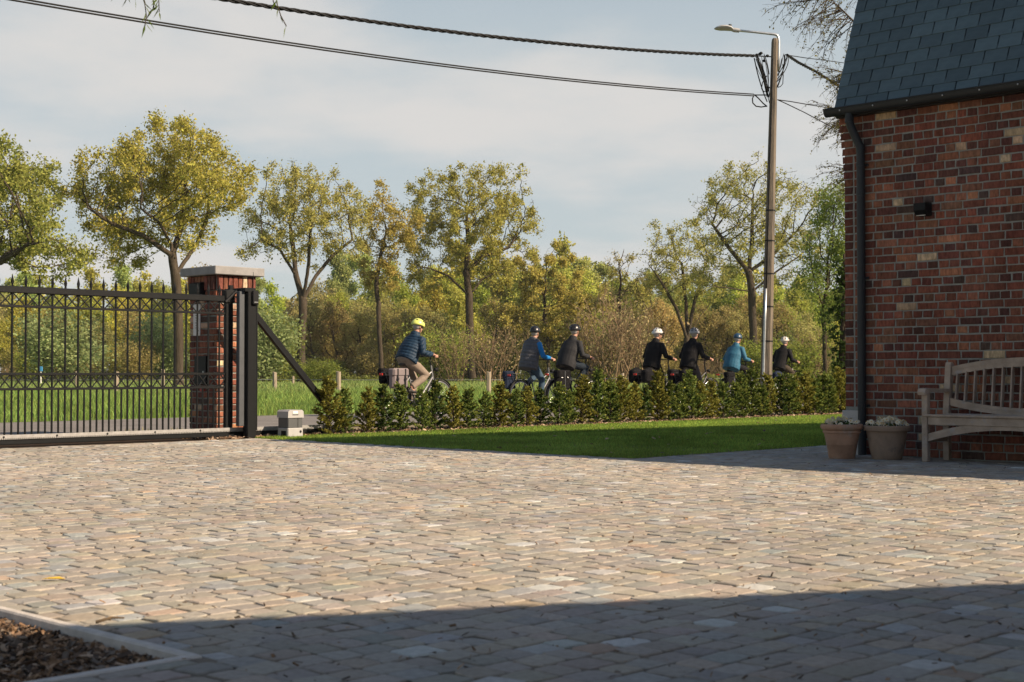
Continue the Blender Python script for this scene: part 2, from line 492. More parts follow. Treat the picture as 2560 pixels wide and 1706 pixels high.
# the road: a long strip with slightly broken edges
mb = MB(); us = np.arange(-60, 140, 1.5)
for i, u in enumerate(us):
    mb.v.append(tuple(P(u, ROAD0 + .06 * math.sin(u * .9) + random.uniform(-.05, .05), -.02)))
    mb.v.append(tuple(P(u, ROAD1 + .08 * math.sin(u * .7) + random.uniform(-.06, .06), -.02)))
    if i: b = 2 * i; mb.f.append((b - 2, b, b + 1, b - 1))
o = mb.build('road', M['asphalt']); tag(o, 'narrow grey asphalt country road behind the hedge', kind='structure')
KC = uv_of(ground(508, 1641))        # kerb outer corner of the near mulch bed
BED_U, BED_V = KC
jz = -.0052
mb = MB()
for (u0, u1, v0, v1) in ((BED_U - .03, 0, -30, 7.0), (-40, BED_U - .03, -30, BED_V + .03), (-40, BED_U - .03, BED_V + 2.85, 7.0)):
    mb.add([P(u0, v0, jz), P(u0, v1, jz), P(u1, v1, jz), P(u1, v0, jz)], [(3, 2, 1, 0)])
o = mb.build('courtyard_bed', M['joint']); tag(o, 'sandy bedding under the courtyard cobbles', kind='structure')
sheet('path_bed', [P(0, 0, -.0052), P(16, 0, -.0052), P(16, 1.1, -.0052), P(0, 1.1, -.0052)], M['joint'],
      label='sandy bedding of the cobbled path beside the house')

LAWN = (-1.95, 16.0, 1.12, 7.02)     # u0,u1,v0,v1
lw = sheet('lawn_soil', [P(LAWN[0], LAWN[2], -.008), P(LAWN[1], LAWN[2], -.008), P(LAWN[1], LAWN[3], -.008), P(LAWN[0], LAWN[3], -.008)], M['lawn'],
           label='soil of the lawn')
sheet('hedge_bed', [P(-9, 7.03, -.012), P(18, 7.03, -.012), P(18, 7.95, -.012), P(-9, 7.95, -.012)], M['mulchsoil'],
      label='mulched strip under the hedge and the gate')
# mulch bed in the near left corner

# ---- cobbles
COB_PAL = [((.310, .270, .226), 50), ((.330, .276, .218), 22), ((.296, .272, .240), 16), ((.282, .278, .265), 6), ((.36, .345, .32), 4),
           ((.365, .268, .195), .9), ((.43, .415, .39), 1.8), ((.262, .240, .210), 7)]
pal = np.array([c for c, w in COB_PAL]); pw = np.array([w for c, w in COB_PAL]); pw = pw / pw.sum()
def cobble_sites():
    out = []
    v = -14.0
    while v < 7.0:
        w = random.uniform(.103, .124)
        vc = v + w / 2
        u = -14.5 + random.random() * .2
        while u < 15.5:
            L = random.uniform(.098, .148)
            uc = u + L / 2
            X, Y = C0.x + U.x * uc + V.x * vc, C0.y + U.y * uc + V.y * vc
            u += L
            if not (2.9 < Y < 30 and abs(X) < .37 * Y + 1.0): continue
            if uc > LAWN[0] - .07 and vc > LAWN[2] - .07: continue
            if uc > -.04 and vc < .1: continue
            if vc > 6.93: continue
            wv, vq, Lq, uq = w, vc, L, uc
            if vc + w / 2 > BED_V and Y < 6.5 and uc - L / 2 < BED_U - .002:      # cut to the kerb
                if uc + L / 2 > BED_U + .03 and vc > BED_V - w * .3:
                    Lq = uc + L / 2 - BED_U; uq = BED_U + Lq / 2
                elif v < BED_V - .03:
                    wv = BED_V - v; vq = v + wv / 2
                else: continue
            out.append((uq, vq, Lq, wv, X, Y)); continue
        v += w
    return [(a, b, c, d, C0.x + U.x * a + V.x * b, C0.y + U.y * a + V.y * b) for a, b, c, d, _, _ in out]
sites = cobble_sites()
S = np.array(sites); N = len(S)
ang8 = []
def cobble_arrays(S):
    """every cobble: 8-sided, domed, worn corners. returns verts (N,25,3) in world axes, tint (N,3)"""
    n = len(S)
    hl, hw = S[:, 2] / 2 - .0031, S[:, 3] / 2 - .0031
    cr = rng.uniform(.006, .017, n)
    base = []
    for sx, sy, first in ((1, -1, 0), (1, 1, 1), (-1, 1, 0), (-1, -1, 1)):
        for k in (0, 1):
            cut_u = (k == 1) == (first == 0)
            du = hl - (0 if cut_u is False else 0)
            a = (hl - (cr if (k == 0) == (first == 0) else 0)) * sx
            b = (hw - (0 if (k == 0) == (first == 0) else cr)) * sy
            base.append(np.stack([a, b], 1))
    ring = np.stack(base, 1)                                    # (n,8,2)
    ring = ring + rng.normal(0, .0042, ring.shape)
    skew = rng.normal(0, .035, (n, 1))
    ring[:, :, 0] += ring[:, :, 1] * skew
    z0 = rng.normal(0, .0013, (n, 1)); tx = rng.normal(0, .013, (n, 1)); ty = rng.normal(0, .013, (n, 1))
    def lift(r, z): return np.concatenate([r, (z + z0 + r[:, :, 0] * tx + r[:, :, 1] * ty)[:, :, None]], 2)
    bot = lift(ring * 1.0, np.full((n, 8), -.035))
    mid = lift(ring * 1.0, np.full((n, 8), -.0038) + rng.normal(0, .0007, (n, 8)))
    top = lift(ring * rng.uniform(.90, .955, (n, 1, 1)), np.full((n, 8), -.0006) + rng.normal(0, .0007, (n, 8)))
    cen = lift(np.zeros((n, 1, 2)) + rng.normal(0, .008, (n, 1, 2)), np.full((n, 1), .0008))
    loc = np.concatenate([bot, mid, top, cen], 1)               # (n,25,3)
    col3 = pal[rng.choice(len(pal), n, p=pw)] * rng.uniform(.88, 1.12, (n, 1)) * (1 + rng.normal(0, .018, (n, 3)))
    return loc, np.clip(col3 * np.array([.97, 1.02, 1.02]), .02, .8)
CF = []
for j in range(8):
    j2 = (j + 1) % 8
    CF += [(j, j2, 8 + j2), (j, 8 + j2, 8 + j), (8 + j, 8 + j2, 16 + j2), (8 + j, 16 + j2, 16 + j), (16 + j, 16 + j2, 24)]
CF = np.array(CF)
loc, ctint = cobble_arrays(S)
Ru = np.array([[U.x, U.y, 0], [V.x, V.y, 0], [0, 0, 1]])
wl3 = loc @ Ru                                                   # rotated to world axes
# the 300 that show largest (nearest, inside the frame) are objects of their own
vis = np.abs(S[:, 4]) < .352 * S[:, 5]
vis &= S[:, 5] > 3.62
order = np.argsort(np.where(vis, S[:, 5], 1e6))
near = order[:298]; rest = order[298:]
yard = empty('cobblestone_courtyard', (0, 0, 0), kind='structure', label='courtyard of tan and grey cobblestones')
for i in near:
    me = np_mesh('cobblestone', wl3[i], CF, M['cobble'], smooth=False, tint=np.repeat(ctint[i][None], 25, 0))
    link('cobblestone', me, yard, (S[i, 4], S[i, 5], 0))
off = np.concatenate([S[:, 4:6], np.zeros((N, 1))], 1)
vv = (wl3[rest] + off[rest][:, None, :]).reshape(-1, 3)
ff = (CF[None] + (np.arange(len(rest)) * 25)[:, None, None]).reshape(-1, 3)
me = np_mesh('cobblestone_paving', vv, ff, M['cobble'], smooth=False, tint=np.repeat(ctint[rest], 25, 0))
o = link('cobblestone_paving', me, yard); o['kind'] = 'stuff'
print('cobbles', N)

# ---- crumbs of dirt, bud scales and bits of bark lying between the stones
n = 900
Y = np.exp(rng.uniform(math.log(3.7), math.log(16), n)); X = rng.uniform(-.37, .37, n) * Y
d = np.stack([X - C0.x, Y - C0.y], 1); uu = d @ np.array([U.x, U.y]); vv_ = d @ np.array([V.x, V.y])
k = (vv_ < 6.9) & ~((uu > LAWN[0] - .1) & (vv_ > LAWN[2] - .1)) & ~((uu > -.05) & (vv_ < .1)) & ~((uu < BED_U) & (vv_ > BED_V))
CRUMBS = (X[k], Y[k])

# ---- grass blades
def blades(name, X, Y, h, w, lean=.35, base_z=0.0, mat=None, color=(.1, .16, .03), label=None, seg=1):
    n = len(X)
    a = rng.uniform(0, 2 * math.pi, n); ld = rng.uniform(0, 2 * math.pi, n); la = rng.uniform(.05, lean, n) * h
    dx, dy = np.cos(a) * w / 2, np.sin(a) * w / 2
    b0 = np.stack([X - dx, Y - dy, np.full(n, base_z)], 1); b1 = np.stack([X + dx, Y + dy, np.full(n, base_z)], 1)
    tip = np.stack([X + np.cos(ld) * la, Y + np.sin(ld) * la, base_z + h], 1)
    if seg == 1:
        v = np.stack([b0, b1, tip], 1).reshape(-1, 3); f = np.arange(n * 3).reshape(-1, 3)
    else:
        mX, mY = X + np.cos(ld) * la * .25, Y + np.sin(ld) * la * .25
        m0 = np.stack([mX - dx * .8, mY - dy * .8, base_z + h * .55], 1); m1 = np.stack([mX + dx * .8, mY + dy * .8, base_z + h * .55], 1)
        v = np.stack([b0, b1, m0, m1, tip], 1).reshape(-1, 3)
        f = (np.array([[0, 1, 3], [0, 3, 2], [2, 3, 4]])[None] + (np.arange(n) * 5)[:, None, None]).reshape(-1, 3)
    me = np_mesh(name, v, f, mat or M['grass'])
    o = link(name, me); o.color = (*color, 1); o['kind'] = 'stuff'
    if label: o['label'] = label
    return o
n = 230000
uu = LAWN[0] - .04 + (LAWN[1] - LAWN[0]) * rng.random(n) ** 1.35; vv_ = rng.uniform(LAWN[2] - .05, LAWN[3] + .06, n)
X = C0.x + U.x * uu + V.x * vv_; Y = C0.y + U.y * uu + V.y * vv_
k = np.abs(X) < .40 * Y + .5; X, Y = X[k], Y[k]
blades('lawn_grass', X, Y, rng.uniform(.014, .036, len(X)) * (1 + .5 * (rng.random(len(X)) > .97)), .0045 + .0003 * Y, lean=.9, base_z=-.008, color=(.235, .335, .065),
       label='short mown lawn between the courtyard and the hedge')
# tall verge grass, then grazed meadow
def field(nm, n, y0, y1, hfun, wf, colr, label, vmin, vmax=1e9, lean=.5, gap=None):
    Y = np.exp(rng.uniform(math.log(y0), math.log(y1), n)); X = rng.uniform(-.42, .42, n) * Y
    d = np.stack([X - C0.x, Y - C0.y], 1); u = d @ np.array([U.x, U.y]); v = d @ np.array([V.x, V.y])
    edge = vmin + .18 * np.sin(u * 1.3) + .12 * np.sin(u * 3.1 + 1)
    k = (v > edge) & (v < vmax)
    if gap is not None: k &= gap(X, Y)
    X, Y, v = X[k], Y[k], v[k]
    h = hfun(X, Y, v) * rng.uniform(.55, 1.15, len(X))
    return blades(nm, X, Y, h, wf * Y, lean=lean, base_z=-.03, color=colr, label=label, seg=2)
def tallh(X, Y, v): return .22 + .11 * np.sin(X * .9) * np.sin(Y * .5 + 1) + .06 * np.sin(X * 3.3)
field('verge_grass', 105000, 22, 58, tallh, .00055, (.225, .32, .085), 'tall fresh green grass along the far road edge', ROAD1 + .1, lean=.75)
def lowh(X, Y, v): return .20 + .10 * np.sin(X * .35 + 2) * np.sin(Y * .21)
field('meadow_grass', 80000, 45, 175, lowh, .0007, (.25, .32, .105), 'grazed meadow grass beyond the fence posts', 30, lean=.8)
def stripf(X, Y, v): return .05 + .03 * np.sin(X * 2.1)
field('strip_grass', 16000, 17, 45, stripf, .0006, (.22, .22, .08), 'sparse short grass at the near road edge', 8.0, 10.15, lean=.9,
      gap=lambda X, Y: np.sin(X * 2.3 + Y) + rng.normal(0, .7, len(X)) > .0)

# ---- bark mulch
def chips(name, X, Y, size, z, label, pale=.5):
    n = len(X)
    L = rng.uniform(.5, 1.5, n) * size; W = L * rng.uniform(.18, .48, n); T = W * .28
    a = rng.uniform(0, 2 * math.pi, n); ti = rng.normal(0, .38, n); ro = rng.normal(0, .5, n)
    base = np.array([[x, y, zz] for x in (-.5, .5) for y in (-.5, .5) for zz in (-.5, .5)])
    q = base[None] * np.stack([L, W, T], 1)[:, None, :] + rng.normal(0, .08, (n, 8, 3)) * W[:, None, None]
    x, y, zz = q[..., 0], q[..., 1], q[..., 2]
    c, s = np.cos(ro)[:, None], np.sin(ro)[:, None]; y, zz = y * c - zz * s, y * s + zz * c
    c, s = np.cos(ti)[:, None], np.sin(ti)[:, None]; x, zz = x * c - zz * s, x * s + zz * c
    c, s = np.cos(a)[:, None], np.sin(a)[:, None]; x, y = x * c - y * s, x * s + y * c
    v = np.stack([x + X[:, None], y + Y[:, None], zz + z + rng.uniform(0, .018, n)[:, None]], 2).reshape(-1, 3)
    f = np.array([(0, 1, 3, 2), (4, 6, 7, 5), (0, 4, 5, 1), (2, 3, 7, 6), (0, 2, 6, 4), (1, 5, 7, 3)])
    f = (f[None] + (np.arange(n) * 8)[:, None, None]).reshape(-1, 4)
    pl = np.array([(.20, .125, .07), (.30, .20, .125), (.13, .085, .055), (.40, .30, .21), (.075, .055, .04), (.17, .14, .11)])
    pr = np.array([3, 2.2, 3, 1.4 * pale * 2, 2, 2]); pr /= pr.sum()
    t = pl[rng.choice(6, n, p=pr)] * rng.uniform(.7, 1.25, (n, 1))
    me = np_mesh(name, v, f, M['chip'], tint=np.repeat(t, 8, 0))
    o = link(name, me); o['kind'] = 'stuff'; o['label'] = label
    return o
chips('crumbs', CRUMBS[0], CRUMBS[1], .016, -.006, 'crumbs of bark and bud scales scattered over the cobbles', pale=.3)
n = 160
uu = rng.uniform(LAWN[0], 9, n); vv_ = rng.uniform(LAWN[2], LAWN[3], n)
chips('lawn_litter', C0.x + U.x * uu + V.x * vv_, C0.y + U.y * uu + V.y * vv_, .034, .016, 'a few dry leaf scraps lying on the lawn', pale=2.0)
# near-left bed: soil, kerbs, chips
kw = .038
bed = empty('mulch_bed', P(BED_U, BED_V), ROT_ROAD, 'bark mulch bed edged with pale concrete strips in the near left corner', 'flower bed')
MB().box((-1.6, 1.5, -.066), (3.1, 2.9, .05)).build('soil', M['mulchsoil'], bed)
MB().box((-1.4, kw / 2, -.0465), (2.8 - 2 * kw, kw, .10), bevel=.004).build('kerb', M['concrete'], bed)
MB().box((-kw / 2, 1.4, -.046), (kw, 2.8, .10), bevel=.006).build('kerb', M['concrete'], bed)
n = 11000
uu = BED_U - kw - 2.2 * rng.random(n) ** 1.2; vv_ = BED_V + kw + 1.9 * rng.random(n) ** 1.1
X = C0.x + U.x * uu + V.x * vv_; Y = C0.y + U.y * uu + V.y * vv_
k = Y > 2.6
chips('bark_chips', X[k], Y[k],   .030, -.040, 'brown bark chips filling the near left bed')
n = 9000
uu = rng.uniform(-2.6, 15.5, n); vv_ = 7.06 + .9 * rng.random(n)
X = C0.x + U.x * uu + V.x * vv_; Y = C0.y + U.y * uu + V.y * vv_
chips('hedge_mulch', X, Y, .062, -.008, 'pale bark mulch under the hedge and gate post', pale=1.6)

# ================================================================== brick helpers
BR_PAL = [((.20, .073, .046), 30), ((.155, .059, .041), 24), ((.25, .105, .062), 12), ((.105, .046, .036), 15), ((.075, .048, .04), 4.5),
          ((.32, .145, .080), 5), ((.46, .35, .22), 4.2), ((.19, .092, .058), 9)]
bpal = [c for c, w in BR_PAL]; bw = [w for c, w in BR_PAL]
def brick_mesh(L, H, D, tint, jit=.0035, bev=.007):
    """front face towards -y at y=-proud; local origin at the middle of the back face"""
    mb = MB()
    def j(): return random.uniform(-jit, jit)
    ring = [(-L / 2 + j(), -H / 2 + j()), (L / 2 + j(), -H / 2 + j()), (L / 2 + j(), H / 2 + j()), (-L / 2 + j(), H / 2 + j())]
    # eight-sided outline: worn corners
    out = []
    for i in range(4):
        p, q = ring[i], ring[(i + 1) % 4]
        t = random.uniform(.25, .75)
        out.append(p); out.append((p[0] + (q[0] - p[0]) * t + (j() * .6 if i % 2 else 0), p[1] + (q[1] - p[1]) * t + (0 if i % 2 else j() * .6)))
    fr = random.uniform(-.0015, .002)
    v = [(x, 0, z) for x, z in out] + [(x, -D + bev * .7, z) for x, z in out] + \
        [(x * (1 - 2 * bev / L), -D + fr + random.uniform(-.0012, .0012), z * (1 - 2 * bev / H)) for x, z in out]
    f = []
    for i in range(8):
        k = (i + 1) % 8
        f += [(i, k, 8 + k, 8 + i), (8 + i, 8 + k, 16 + k, 16 + i)]
    f.append(tuple(range(16, 24)))
    mb.add(v, f, tint)
    return mb
def brick_tint(shift=1.0):
    c = random.choices(bpal, bw)[0]; s = random.uniform(.8, 1.2) * shift * .98
    return tuple(min(.8, x * s * random.uniform(.94, 1.06)) for x in c)

# ================================================================== house
house = empty('brick_house', P(0, 0), ROT_HOUSE, 'dark red brick house with steep slate roof and black gutter', 'house')
EAVE = 3.40; CO = .0772; BH = .0655
# roof profile in (y into house, z)
RT = (.52, 4.92)
prof = [(.004, -.05), (9.0, -.05), (9.0, 3.55), (RT[0] + .05, RT[1] - .06), (.03, EAVE - .02), (.004, EAVE - .06)]
MB().prism(prof, .004, 7.5, axis='x').build('wall', M['mortar'], house)
wall = [c for c in house.children if c.name.startswith('wall')][0]
bricks = []                                    # (x, z, L, H, yoff)
ncourse = int((EAVE - .02) / CO)
for r in range(ncourse):
    z = r * CO + CO / 2
    top = max(0, r - (ncourse - 9))
    corb = top * .0075
    low = z < .43
    if not low:
        if top > 2 and r % 2 == 0:
            bricks.append((.105 - corb / 2, z, .195 + corb, BH, 0))
        else:
            bricks.append((.048 - corb / 2 + random.uniform(-.002, .002), z, .09 + corb, BH, 0)); bricks.append((.157, z, .088, BH, 0))
    else:
        pass
    x = .213
    if r % 2 == 0:
        x += random.uniform(-.01, .0)
        first = True
        while x < 3.3:
            L = random.uniform(.196, .214)
            if first: L = .13; first = False
            bricks.append((x + L / 2, z, L, BH * random.uniform(.95, 1.03), 0)); x += L + .0125
    else:
        while x < 3.3:
            L = random.uniform(.086, .102)
            bricks.append((x + L / 2, z, L, BH * random.uniform(.95, 1.03), 0)); x += L + .0135
def house_px(x, z):
    w = P(0, -x, z)
    return w
def vis_brick(b):
    w = house_px(b[0], b[1])
    return w.x < .362 * w.y and b[1] < EAVE
score = sorted(range(len(bricks)), key=lambda i: -(bricks[i][2] * (1 if vis_brick(bricks[i]) else 0) / house_px(bricks[i][0], bricks[i][1]).y))
single = set(score[:290])
stuff = MB()
for i, b in enumerate(bricks):
    D = .0075 + random.uniform(-.0015, .003)
    bm_ = brick_mesh(b[2], b[3], D, brick_tint(.86 if b[0] < .1 else 1.0))
    if i in single:
        o = bm_.build('brick', M['brick'], wall, (b[0], 0.004, b[1]))
    else:
        stuff.add([(v[0] + b[0], v[1] + .004, v[2] + b[1]) for v in bm_.v], bm_.f); stuff.t += bm_.t
o = stuff.build('brickwork', M['brick'], wall); o['kind'] = 'stuff'
# pale plinth block at the corner
MB().box((.077, -.009, .205), (.205, .026, .45), bevel=.004).build('plinth', M['plinth'], house)
# roof: board shell, then slates
roof = MB()
e = (-.085, EAVE - .03)
th = .05
roof.prism([(e[0], e[1]), (RT[0], RT[1]), (9.2, 3.62), (9.2, 3.56), (RT[0] + .04, RT[1] - .07), (e[0] + .05, e[1] - .02)], -.055, 7.6, axis='x')
roof = roof.build('roof', M['zinc_dark'], house)
dirv = Vector((0, RT[0] - e[0], RT[1] - e[1])); SL = dirv.length; dirv.normalize()
nrm = Vector((0, -dirv.z, dirv.y))
expo, tw = .142, .232
slates = MB()
rows = int(SL / expo) + 1
cnt = 0
for r in range(rows):
    s0 = r * expo
    x = -.06 + (0 if r % 2 else -tw / 2)
    while x < 2.9:
        x0, x1 = max(x, -.062), x + tw
        if x1 - x0 > .04:
            wv = x1 - x0 - .012
            cx = (x0 + x1) / 2
            Ls = min(expo * 1.35, SL - s0 + .02)
            cc = Vector((cx, e[0], e[1])) + dirv * (s0 + Ls / 2 - .01 + random.uniform(-.0015, .0015)) + nrm * (.009 + random.uniform(0, .002))
            tilt = .046 + random.uniform(-.006, .006)
            m = Matrix((Vector((1, 0, 0)), dirv, -nrm)).transposed() if False else Matrix((Vector((1, 0, 0)), dirv, Vector((1, 0, 0)).cross(dirv))).transposed()
            m = m @ Matrix.Rotation(tilt if (Vector((1, 0, 0)).cross(dirv)).dot(nrm) < 0 else -tilt, 3, 'X') @ Matrix.Rotation(random.uniform(-.004, .004), 3, 'Z')
            s_ = random.uniform(.76, 1.2)
            t = (.072 * s_, .112 * s_, .126 * s_)
            b = MB().box((0, 0, 0), (wv, Ls, .009), None)
            b.v = [tuple((m @ Vector(v))) for v in b.v]; b.t = [t] * len(b.v)
            w = house_px(cx, cc.z)
            if w.x < .372 * w.y and cc.z < CAM_H + .285 * w.y and cnt < 295:
                b.build('slate', M['slate'], roof, cc); cnt += 1
            else:
                slates.add([(v[0] + cc.x, v[1] + cc.y, v[2] + cc.z) for v in b.v], b.f); slates.t += b.t
        x += tw
if slates.v:
    o = slates.build('slating', M['slate'], roof); o['kind'] = 'stuff'
# half round gutter with bracket studs
gy, gz = -.135, EAVE - .015
gut = MB(); prof = []
for k in range(11):
    a = math.pi + math.pi * k / 10
    prof.append((gy + .058 * math.cos(a), gz + .072 * math.sin(a)))
for k in range(10, -1, -1):
    a = math.pi + math.pi * k / 10
    prof.append((gy + .052 * math.cos(a), gz + .066 * math.sin(a)))
gut.prism(prof, -.115, 7.5, axis='x')
gut.tube([(-.115, gy - .058, gz), (7.5, gy - .058, gz)], .009, 8)
gut.prism([(gy + .058 * math.cos(math.pi + math.pi * k / 10), gz + .072 * math.sin(math.pi + math.pi * k / 10)) for k in range(11)], -.119, -.1151, axis='x')
gutter = gut.build('gutter', M['zinc_dark'], house, smooth='auto')
for k in range(9):
    MB().ell((.07 + .36 * k, gy - .062, gz - .028), (.008, .006, .008), 8, 6).build('stud', M['galv'], gutter, smooth=True)
MB().box((1.9, -.035, EAVE - .075), (3.9, .07, .03)).build('soffit', M['zinc_dark'], house)
# down pipe with swan neck
px_ = .215
dp = MB()
pth = [(.14, gy, gz - .06), (.14, gy, gz - .13), (.15, gy + .012, gz - .19), (px_ - .006, -.062, gz - .38), (px_, -.055, gz - .45), (px_, -.055, .0)]
dp.tube(pth, .040, 16)
for z in (gz - .12, gz - .40, 2.55, 1.3):
    dp.tube([(pth[1][0] if z > gz - .2 else px_, pth[1][1] if z > gz - .2 else -.055, z - .03), (pth[1][0] if z > gz - .2 else px_, pth[1][1] if z > gz - .2 else -.055, z + .03)], .0435, 16)
dpo = dp.build('downpipe', M['zinc_dark'], house, smooth='auto')
for z in (.48, 1.72, 2.82):
    b = MB().tube([(px_, -.055, z - .012), (px_, -.055, z + .012)], .046, 16); b.box((px_ + .0, -.02, z), (.125, .022, .022))
    b.build('bracket', M['zinc_dark'], dpo, smooth='auto')
# black wall lamp
c = uv_of((0, 0))
LX, LZ = .875, 2.335
wl_ = empty('wall_lamp', P(-.006, -LX, LZ), ROT_HOUSE, 'small black wedge-shaped wall lamp on the house bricks', 'wall lamp')
MB().box((0, -.012, 0), (.13, .02, .125), bevel=.004).build('back_plate', M['black2'], wl_)
MB().prism([(-.022, -.05), (-.085, -.062), (-.125, -.012), (-.125, .055), (-.022, .055)], -.06, .06, axis='x').build('housing', M['black'], wl_)
MB().box((0, -.075, -.0555), (.09, .045, .006), Matrix.Rotation(.2, 3, 'X')).build('lens', M['galv'], wl_)

# ================================================================== neighbouring barn behind the viewer on the right (casts the near shadow)
bd = Vector((.9635, .2677, 0)); bn = Vector((-.2677, .9635, 0))
bc = Vector((2.0, 2.40, 0))
barn = empty('brick_barn', bc, math.atan2(bd.y, bd.x), 'plain brick barn standing to the right of the viewer', 'building')
M['barnbrick'] = material('barn_brick', (.20, .07, .045), rough=.9, var=.4, scale=30, bump=.5, bscale=60)
MB().prism([(-.35, -.05), (-.35, 3.2), (-3.5, 5.6), (-6.65, 3.2), (-6.65, -.05)], .3, 11.7, axis='x').build('wall', M['barnbrick'], barn)
MB().prism([(0, 3.38), (0, 3.5), (-3.5, 5.95), (-7, 3.5), (-7, 3.38), (-3.5, 5.8)], 0, 12, axis='x').build('roof', M['zinc_dark'], barn)
# ================================================================== brick pillar behind the gate
PU0, PU1, PV0, PV1 = -2.10, -1.54, 7.70, 8.31
PW, PD = PU1 - PU0, PV1 - PV0
pil = empty('brick_pillar', P((PU0 + PU1) / 2, (PV0 + PV1) / 2, -.03), ROT_ROAD, 'brick gate pillar with a pale stone cap behind the sliding gate', 'pillar')
PH = 2.06
core = MB().box((0, 0, PH / 2), (PW - .016, PD - .016, PH)).build('wall', M['mortar'], pil)
MB().box((0, 0, PH + .055), (PW + .19, PD + .19, .108), bevel=.008).build('cap', M['stone'], pil)
nb = 0
for face in ('front', 'left'):
    W_ = PW if face == 'front' else PD
    r = 0; z = .035
    while z < PH - .06:
        tall = z > PH - .215
        H_ = PH - z - .004 if tall else BH
        outp = .03 if tall else (.012 if z > PH - .3 else 0)
        x = -W_ / 2
        ls = []
        if tall:
            while x < W_ / 2 - .02: ls.append((x, min(.060, W_ / 2 - x))); x += .0735
        else:
            first = .095 if (r + (face == 'left')) % 2 else .2
            L = first
            while x < W_ / 2 - .03:
                LL = min(L, W_ / 2 - x)
                if W_ / 2 - x - LL < .05: LL = W_ / 2 - x
                ls.append((x, LL)); x += LL + .0145; L = .2 if random.random() < .7 else .095
        for (x0, LL) in ls:
            if LL < .03: continue
            cx = x0 + LL / 2
            t = brick_tint(1.05) if face == 'front' else brick_tint(1.0)
            if random.random() < .04: t = (.40, .27, .19)
            bmh = brick_mesh(LL, H_, .012 + outp + random.uniform(0, .004), t, jit=.004)
            if face == 'front':
                loc_, rz = (cx, -PD / 2 + .008, z + H_ / 2), 0
            else:
                loc_, rz = (-PW / 2 + .008, -cx, z + H_ / 2), -math.pi / 2
            if nb < 290: bmh.build('brick', M['brick'], core, loc_, rz); nb += 1
            else: bmh.build('brick', M['brick'], core, loc_, rz); nb += 1
        z += H_ + .0145; r += 1
print('pillar bricks', nb)
lx = -PW / 2
MB().box((lx - .016, .03, .86), (.03, .26, .36), bevel=.004).build('letterbox_door', M['black'], pil)
MB().tube([(lx - .03, .085 - .14, .84), (lx - .042, .085 - .14, .84)], .011, 8).build('lock', M['galv'], pil)
M['label_plate'] = material('brushed_plate', (.62, .61, .58), rough=.5, var=.05)
pl = MB().box((lx - .012, .13, 1.50), (.016, .15, .40), bevel=.003).build('intercom_plate', M['label_plate'], pil)
for k in range(6):
    MB().box((lx - .0215, .125 + (.01 if k % 2 else 0), 1.56 - .032 * k), (.003, .055 - .012 * (k % 3), .006)).build('text_line', M['black2'], pl)
MB().box((lx - .0195, .09, 1.365), (.003, .022, .02)).build('push_button', M['black2'], pl)
MB().tube([(lx - .02, .12, 1.655), (lx - .012, .12, 1.655)], .011, 8).build('camera_eye', M['black2'], pl)
MB().prism([(lx - .10, 1.83), (lx - .006, 1.80), (lx - .006, 1.99), (lx - .10, 1.96)], -.06, .19, axis='y').build('lantern', M['black'], pil)
M['red'] = material('red_reflector', (.45, .03, .02), rough=.4, var=.1)
MB().box((lx - .014, .0, .615), (.02, .085, .05), bevel=.006).build('reflector', M['red'], pil)

# ================================================================== sliding gate (local x along the road, y away)
GV = 7.27
gate = empty('sliding_gate', P(-2.2, GV, 0), ROT_ROAD, 'black iron sliding gate with spear tips and crossed braces', 'gate')
GL = 5.2
Z1, Z2, Z3, Z4, ZB = 1.705, 1.525, .785, .62, .10
MB().box((-GL / 2, 0, Z1), (GL, .055, .075), bevel=.008).build('top_rail', M['black'], gate)
for z in (Z2, Z3, Z4):
    MB().box((-GL / 2, 0, z), (GL, .03, .027), bevel=.003).build('rail', M['black'], gate)
MB().box((-GL / 2 + .85, 0, ZB - .035), (GL + 1.75, .075, .095), bevel=.006).build('bottom_beam', M['black'], gate)
rk = MB().box((-GL / 2 + .75, -.046, ZB + .008), (GL + 1.5, .014, .036))
x = -GL
while x < 1.45:
    rk.box((x, -.046, ZB - .017), (.012, .013, .014)); x += .022
rko = rk.build('gear_rack', M['rack'], gate)
for k in range(9):
    MB().ell((-GL + .4 + k * .62, -.055, ZB + .004), (.012, .008, .012), 8, 6).build('bolt', M['black2'], rko)
MB().box((-.045, 0, Z1 / 2 + .06), (.075, .058, Z1 - .05), bevel=.006).build('end_stile', M['black'], gate)
pitch = .157
nbar = int(GL / pitch)
barm = MB().tube([(0, 0, ZB), (0, 0, Z1)], .0122, 8).mesh('bar', M['black'], smooth='auto')
shm = MB().tube([(0, 0, ZB), (0, 0, Z4)], .0115, 8).mesh('short_bar', M['black'], smooth='auto')
fin = MB().lathe([(.0122, .03), (.0122, .065), (.018, .069), (.015, .078), (.019, .088), (.013, .12), (.002, .172)], 8).mesh('spear_tip', M['black'], smooth='auto')
def xm(z0, z1, s):
    return MB().bar((-pitch / 2 + .01, s * .006, z0), (pitch / 2 - .01, s * .006, z1), .011, .013, up=(0, 1, 0)).mesh('cross_brace', M['black'])
xa, xb = xm(Z2, Z1 - .04, 1), xm(Z1 - .04, Z2, -1); xc, xd = xm(Z4, Z3, 1), xm(Z3, Z4, -1)
for k in range(nbar):
    bx = -.16 - k * pitch
    link('bar', barm, gate, (bx, 0, 0)); link('spear_tip', fin, gate, (bx, 0, Z1))
    link('short_bar', shm, gate, (bx + pitch / 2, 0, 0))
    for m_ in (xa, xb, xc, xd): link('cross_brace', m_, gate, (bx + pitch / 2, 0, 0))
_u1, _u2 = find_u(632, GV) + 2.2, find_u(797, GV) + 2.2
